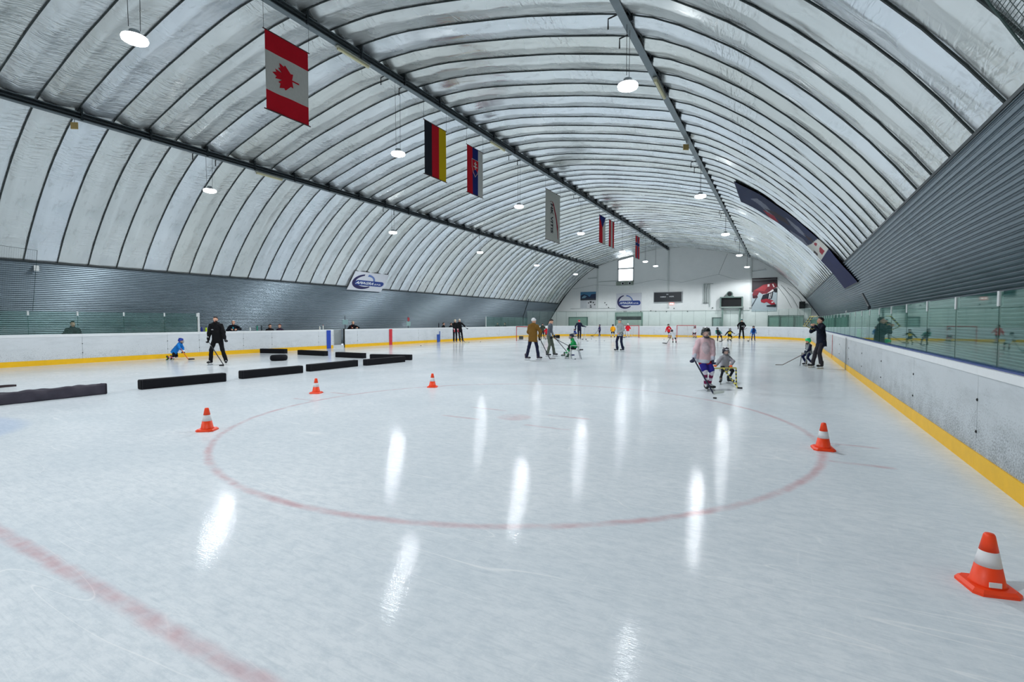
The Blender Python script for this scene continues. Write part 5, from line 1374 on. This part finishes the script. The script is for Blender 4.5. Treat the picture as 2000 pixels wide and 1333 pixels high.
person('small child in green helmet and grey vest leaning on a pole frame', b, H=1.02, kid=True, face=-85, pelvis=(.04, 0, .50), neck=(.0, 0, .80), h=.017, look=(0, -10), hands={'R': (-.12, .1, .48), 'L': (-.10, -.14, .48)}, feet={'R': (-.02, .12), 'L': (.06, -.1)}, hockey=False, top=(140, 146, 148), sleeve=(26, 32, 54), cuff=(28, 34, 56), bulk=.03, pants=(26, 34, 72), gloves=(44, 64, 76), headgear='helmet', head_col=(40, 214, 134), boots=(24, 26, 32), seed=36, group=KIDS)
wk2 = thing('skating_frame', 'grey pole frame leaned on by the child in the green helmet', 'walker', (b[0], b[1], 0), YAW, 'striped skating frames')
gm = M((120, 112, 104), .5)
k_ = ray_k(b)
MB().tube([(-.17 - .10 * k_, -.16, .48), (-.95 + .2 * k_, .2, .03), (-1.22 + .22 * k_, .22, .03)], .016, 6).build('pole', gm, wk2)
MB().tube([(-.15, -.16, .47), (-.20, -.18, .0)], .016, 6).build('leg', STEEL, wk2); MB().tube([(-.15, .14, .47), (-.2, .16, .0)], .016, 6).build('leg', STEEL, wk2)
MB().tube([(-.16, -.16, .48), (-.16, .14, .48)], .016, 6).build('handle_bar', gm, wk2)

# ------------------------------------------------------------------ spectators behind the left boards
SPEC = 'spectators behind the left boards'
def spectator(label, y, htop, face, x=-24.93, **kw):
    o = dict(skates=False, h=.024, group=SPEC, z0=-.12, hands={'R': None}); o.update(kw); o.pop('hands') if o.get('hands') == {'R': None} else None
    return person(label, (x, y), H=htop + .12, face=face, **o)
spectator('dark-haired spectator in black behind the near left glass', 8.5, 1.68, 60, top=(18, 18, 22), head_col=(40, 24, 22), seed=40)
spectator('bald spectator in dark jacket with teal collar leaning on the left boards', 15.05, 1.74, 20, top=(20, 22, 32), headgear='none', patch={'col': (40, 150, 176), 'down': .10, 'w': .035, 'h': .07, 'name': 'jacket'}, hands={'R': (-.12, -.42, 1.37), 'L': (.16, -.42, 1.37)}, elbow={'R': (-1, .2, -.5), 'L': (1, .2, -.5)}, seed=41)
spectator('dark-haired spectator in black, left of the seated pair behind the boards', 17.1, 1.49, 50, top=(22, 20, 24), head_col=(40, 26, 24), seed=42)
spectator('brown-haired spectator in purple top, right of the seated pair', 17.72, 1.49, -10, top=(56, 44, 64), head_col=(96, 50, 44), seed=43)
spectator('grey-haired spectator in black jacket with red trim by the open gate', 23.1, 1.70, 15, top=(24, 22, 28), headgear='hair', head_col=(214, 196, 160), patch={'col': (170, 40, 60), 'down': .16, 'x': .1, 'w': .025, 'h': .16, 'name': 'jacket'}, hands={'L': (.30, -.42, 1.37), 'R': (-.1, -.4, 1.37)}, elbow={'R': (-1, .2, -.5), 'L': (1, .2, -.5)}, seed=44)
spectator('dark-haired spectator just left of the embracing coaches', 32.95, 1.56, 70, top=(20, 20, 24), head_col=(30, 24, 24), seed=45)
spectator('dark-haired spectator close behind the embracing coaches', 34.0, 1.54, 60, top=(20, 22, 28), head_col=(30, 24, 24), seed=46)
spectator('dim spectator standing behind the far left glass, left one', 41.8, 1.55, 0, top=(22, 26, 28), head_col=(30, 28, 26), seed=47)
spectator('dim spectator reaching out behind the far left glass, right one', 43.3, 1.55, -60, top=(22, 26, 28), head_col=(30, 28, 26), hands={'R': (-.5, 0, 1.25)}, seed=48)

# ------------------------------------------------------------------ goals
def goal(label, xy, rz, W=1.83, Hh=1.22, red=(176, 40, 52)):
    t = thing('hockey_goal', label, 'goal', (xy[0], xy[1], 0), rz, 'hockey goals at the far end')
    rm = M(red, .45)
    for sx in (-1, 1): MB().tube([(sx * W / 2, 0, 0), (sx * W / 2, 0, Hh)], .032, 8).build('post', rm, t)
    MB().tube([(-W / 2 - .03, 0, Hh), (W / 2 + .03, 0, Hh)], .032, 8).build('crossbar', rm, t)
    MB().tube([(-W / 2, 0, .03), (-W / 2 - .06, .5, .03), (-W / 4, .95, .03), (W / 4, .95, .03), (W / 2 + .06, .5, .03), (W / 2, 0, .03)], .03, 6).build('base_frame', M((206, 200, 200), .5), t)
    MB().tube([(0, .95, .03), (0, .85, .7), (0, .5, Hh - .05), (0, 0, Hh)], .02, 6).build('back_stay', M((206, 206, 206), .5), t)
    mb = MB()
    def np_(u, v):
        x = (u - .5) * W; z = .04 + v * (Hh - .04); d = (.95 - .45 * v ** 2) * (1 - abs(2 * u - 1) ** 4 * .5); return (x * (1 + .03), max(d * (1 - v ** 6), .02), z)
    net_lines(mb, np_, 22, 14, .004)
    tag(mb.build('net', M((196, 196, 184), .8), t), kind='stuff')
goal('red hockey goal behind the man in the brown jacket', (-18.95, 36.6), YAW * .3)
goal('red hockey goal with the red-jersey goalkeeper, middle of the far end', (-14.0, 50.6), .05)
goal('red hockey goal in the far end left of the pink player', (-8.65, 52.2), -.05, Hh=1.26)

# ------------------------------------------------------------------ cones, foam bars, small gear
ORANGE = M((255, 70, 24), .45, var=.10, scale=12); CWHITE = M((222, 222, 224), .5, var=.05)
def make_cone():
    t = thing('traffic_cone', 'x', 'cone', group='orange training cones on the ice')
    mb = MB(); p = .125
    oc = [(p, -p * .72), (p, p * .72), (p * .72, p), (-p * .72, p), (-p, p * .72), (-p, -p * .72), (-p * .72, -p), (p * .72, -p)]
    V = []; 
    for z, k in ((0.0, 1.0), (.018, 1.0), (.034, .86)): V += [(x * k, y * k, z) for x, y in oc]
    Fq = [tuple(range(8))[::-1], tuple(range(16, 24))] + [(r * 8 + i, r * 8 + (i + 1) % 8, (r + 1) * 8 + (i + 1) % 8, (r + 1) * 8 + i) for r in (0, 1) for i in range(8)]
    mb.add(V, Fq).build('base', ORANGE, t)
    r = lambda z: .088 - (z - .03) * .062 / .32
    MB().lathe([(r(.03) + .008, .030), (r(.045), .045), (r(.15), .15)], 28).build('cone_body', ORANGE, t, True)
    MB().lathe([(r(.15) + .0005, .15), (r(.24) + .0005, .24)], 28).build('white_band', CWHITE, t, True)
    MB().lathe([(r(.24), .24), (r(.335), .335), (r(.345) - .004, .345)], 28).build('cone_tip', ORANGE, t, True)
    return t
cone0 = make_cone()
for i, (x, y, rz, lab) in enumerate(((1.14, 4.02, .25, 'orange cone with white base sticker, nearest of all by the right boards'), (.485, 7.42, .15, 'orange cone on the right edge of the red circle'),
        (-7.62, 4.16, .6, 'orange cone left of the red circle, nearest on the left'), (-9.40, 7.58, .4, 'orange cone in front of the foam bars, middle distance left'), (-7.71, 9.72, .5, 'orange cone farthest from the viewer, right of the foam bars'))):
    c = cone0 if i == 0 else copy_tree(cone0)
    c.location = (x, y, 0); c.rotation_euler.z = rz; c['label'] = lab
    if i == 0: keep0 = c
near = keep0
MB().box((-.012, -.0905, .062), (.062, .006, .030), rz=.0).build('sticker', WHITE, near)
def foam_bar(label, a, b_, hgt=.235, wid=.22, mat=None, wrinkled=False):
    a = np.array(a, float); b_ = np.array(b_, float); L = np.linalg.norm(b_ - a); d = (b_ - a) / L; n = np.array([d[1], -d[0]])      # n points away from the viewer's edge
    if n @ np.array([-SY, CY]) < 0: n = -n
    c = (a + b_) / 2 + n * wid / 2
    t = thing('foam_bar', label, 'bar', (c[0], c[1], 0), math.atan2(d[1], d[0]), 'black foam divider bars on the ice')
    if not wrinkled:
        MB().box((0, 0, hgt / 2), (L, wid, hgt), bevel=.02).build('cover', mat or RUBBER, t)
    else:
        V = []; F_ = []; ns, nr = 40, 20
        for i in range(ns + 1):
            x = -L / 2 + L * i / ns
            for k in range(nr):
                q = 2 * PI * k / nr; cq, sq_ = math.cos(q), math.sin(q)
                y = wid / 2 * np.sign(cq) * abs(cq) ** .35; z = hgt / 2 + hgt / 2 * np.sign(sq_) * abs(sq_) ** .35
                w = .010 * math.sin(9 * x + 3 * q) + .008 * math.sin(21 * x - 2 * q)
                V.append((x, y + w * cq, max(0, z + w * max(sq_, 0))))
        for i in range(ns):
            for k in range(nr): F_.append((i * nr + k, i * nr + (k + 1) % nr, (i + 1) * nr + (k + 1) % nr, (i + 1) * nr + k))
        F_ += [tuple(range(nr)), tuple(ns * nr + k for k in range(nr))[::-1]]
        mesh_obj('cover', V, F_, mat or RUBBER, t, None, True)
    for sx in (-1, 1): MB().box((sx * (L / 2 - .03), 0, hgt / 2), (.012, wid + .006, hgt + .004), bevel=.018).build('end_seam', M((30, 30, 38), .7), t)
foam_bar('dark purple-grey wrinkled foam bar at the left picture edge', (-13.42, 3.3), (-13.46, 5.17), hgt=.24, mat=M((52, 48, 60), .6, var=.25, scale=12), wrinkled=True)
foam_bar('black foam bar, second from the left edge in the front row', (-13.55, 5.88), (-13.40, 7.87))
foam_bar('black foam bar, third from the left edge in the front row', (-13.55, 8.41), (-13.48, 10.4))
foam_bar('black foam bar behind the smaller left cone, fourth in the front row', (-13.62, 10.76), (-13.72, 12.95))
foam_bar('black foam bar at the pointed right end of the front row', (-13.6, 13.24), (-13.52, 15.3))
foam_bar('black foam bar tucked behind the right end of the front row', (-15.7, 15.45), (-13.9, 16.05))
foam_bar('black foam bar, second from the right in the back row', (-18.2, 15.75), (-16.45, 15.8))
foam_bar('black foam bar in the middle of the back row', (-21.2, 16.0), (-19.2, 16.0))
foam_bar('black foam bar at the left end of the back row near the boards', (-24.0, 15.85), (-22.5, 16.25))
tr = thing('foam_roll', 'black round foam disc lying between the two rows of bars', 'roll', (-18.75, 13.25, 0))
MB().lathe([(.28, 0), (.335, .04), (.345, .11), (.335, .19), (.28, .235), (.10, .235), (.09, .20)], 24).build('disc', RUBBER, tr, True)
MB().tube([(0, 0, .20), (0, 0, .21)], .09, 14).build('hub', BLACK, tr)
for lab, x, y in (('black foam cube left of the far left goal', -21.4, 40.2), ('black foam cube right of the far left goal', -19.85, 45.2)):
    t = thing('foam_cube', lab, 'block', (x, y, 0), .3); MB().box((0, 0, .15), (.36, .3, .3), bevel=.02).build('block', RUBBER, t); MB().box((0, 0, .15), (.05, .305, .305)).build('strap', BLACKM, t)
hu = thing('training_hurdle', 'thin low hurdle frame on the ice near the far goals', 'hurdle', (-15.9, 42.8, 0), YAW)
MB().tube([(-.45, 0, .12), (.45, 0, .12)], .012, 5).build('bar', M((150, 160, 166), .5), hu)
for sx in (-.45, .45): MB().tube([(sx, -.1, 0), (sx, 0, .12), (sx, .1, 0)], .012, 5).build('foot', M((110, 120, 126), .5), hu)
PUCK = MB().lathe([(.036, 0), (.038, .003), (.038, .022), (.036, .025)], 16)
pk0 = None
for lab, x, y in (('black puck on the ice in front of the white stick blade', -1.25, 11.22), ('puck on the ice near the left boards, far from others', -21.6, 26.0), ('puck left of the embracing coaches stick', -21.85, 32.2), ('puck right of the embracing coaches stick', -21.6, 33.5),
                  ('puck before the coach in the red beanie, leftmost', -15.4, 39.2), ('puck before the hurdle, left one of a close pair', -14.6, 39.4), ('puck before the hurdle, right one of a close pair', -14.4, 39.1), ('puck before the hurdle, single', -14.0, 40.0), ('puck right of the hurdle foot', -13.4, 40.4), ('puck left of the plain red jersey player', -9.6, 46.2), ('puck beside the chair legs', -7.95, 20.0)):
    o = PUCK.build('hockey_puck', BLACK, None, True) if pk0 is None else link(pk0.copy()); pk0 = pk0 or o
    o.location = (x, y, 0); tag(o, lab, 'puck', 'pucks on the ice')
t = stick('stick blade reaching in from the left picture edge', (-17.9, 3.2, .9), (-17.0, 4.3, 0), (-16.85, 4.6, .02), shaft=(40, 36, 40), blade=(50, 36, 40))
# bottles and small things standing on the left ledge
def bottle(label, y, col, cap, hgt=.24, x=XL - .11, z=1.171):
    t = thing('drink_bottle', label, 'bottle', (x, y, z), group='bottles on the left boards')
    MB().lathe([(.034, 0), (.038, .01), (.038, hgt * .35), (.034, hgt * .42), (.038, hgt * .5), (.038, hgt * .74), (.02, hgt * .82)], 14).build('flask', M(col, .35), t, True)
    MB().lathe([(.024, hgt * .81), (.024, hgt * .9), (.010, hgt * .92), (.009, hgt)], 12).build('cap', M(cap, .4), t, True)
bottle('dark blue bottle beside the white glass post', 13.22, (30, 40, 130), (30, 40, 120))
bottle('lime yellow bottle beside the white glass post', 13.42, (190, 214, 40), (40, 44, 40))
bottle('white bottle on the left boards right of the bald spectator', 15.65, (206, 214, 214), (206, 214, 214), .2)
bottle('teal bottle on the left boards left of the seated pair', 16.05, (40, 130, 110), (30, 80, 80), .3)
bottle('dark bottle on the left boards next to the teal bottle', 16.3, (40, 50, 56), (30, 40, 44), .3)
bottle('white bottle left of the open gate, left one', 20.05, (214, 214, 206), (206, 206, 206), .22)
bottle('white bottle with red cap left of the open gate', 20.3, (206, 210, 206), (190, 70, 70), .3)
bottle('dark bottle on the left boards left of the embracing coaches', 31.7, (36, 40, 46), (36, 40, 46), .42)
def sign_post(label, y, board, bc, x=XL - .11, topc=None):
    t = thing('sign_post', label, 'sign', (x, y, 1.171))
    MB().tube([(0, 0, 0), (0, 0, .85)], .018, 6).build('pole', BLACKM, t)
    MB().box((.03, .0, board), (.02, .46, .3), bevel=.006).build('plate', M(bc, .5), t)
    if topc: MB().box((.03, 0, board + .34), (.02, .22, .26)).build('marker', M(topc, .5), t)
sign_post('pale sign plate on a post above the open gate', 22.0, .45, (120, 150, 150))
sign_post('red marker and pale plate on a post above the red line strip', 28.0, .32, (130, 160, 158), topc=(150, 40, 46))
gb = thing('green_box', 'bright green box on the ledge behind the right-hand glass', 'box', (XR + .160, 18.35, 1.168))
MB().box((0, 0, .12), (.10, .55, .24), bevel=.015).build('tub', M((30, 190, 60), .5), gb); MB().box((0, 0, .245), (.105, .57, .02), bevel=.006).build('lid', M((60, 214, 90), .5), gb)
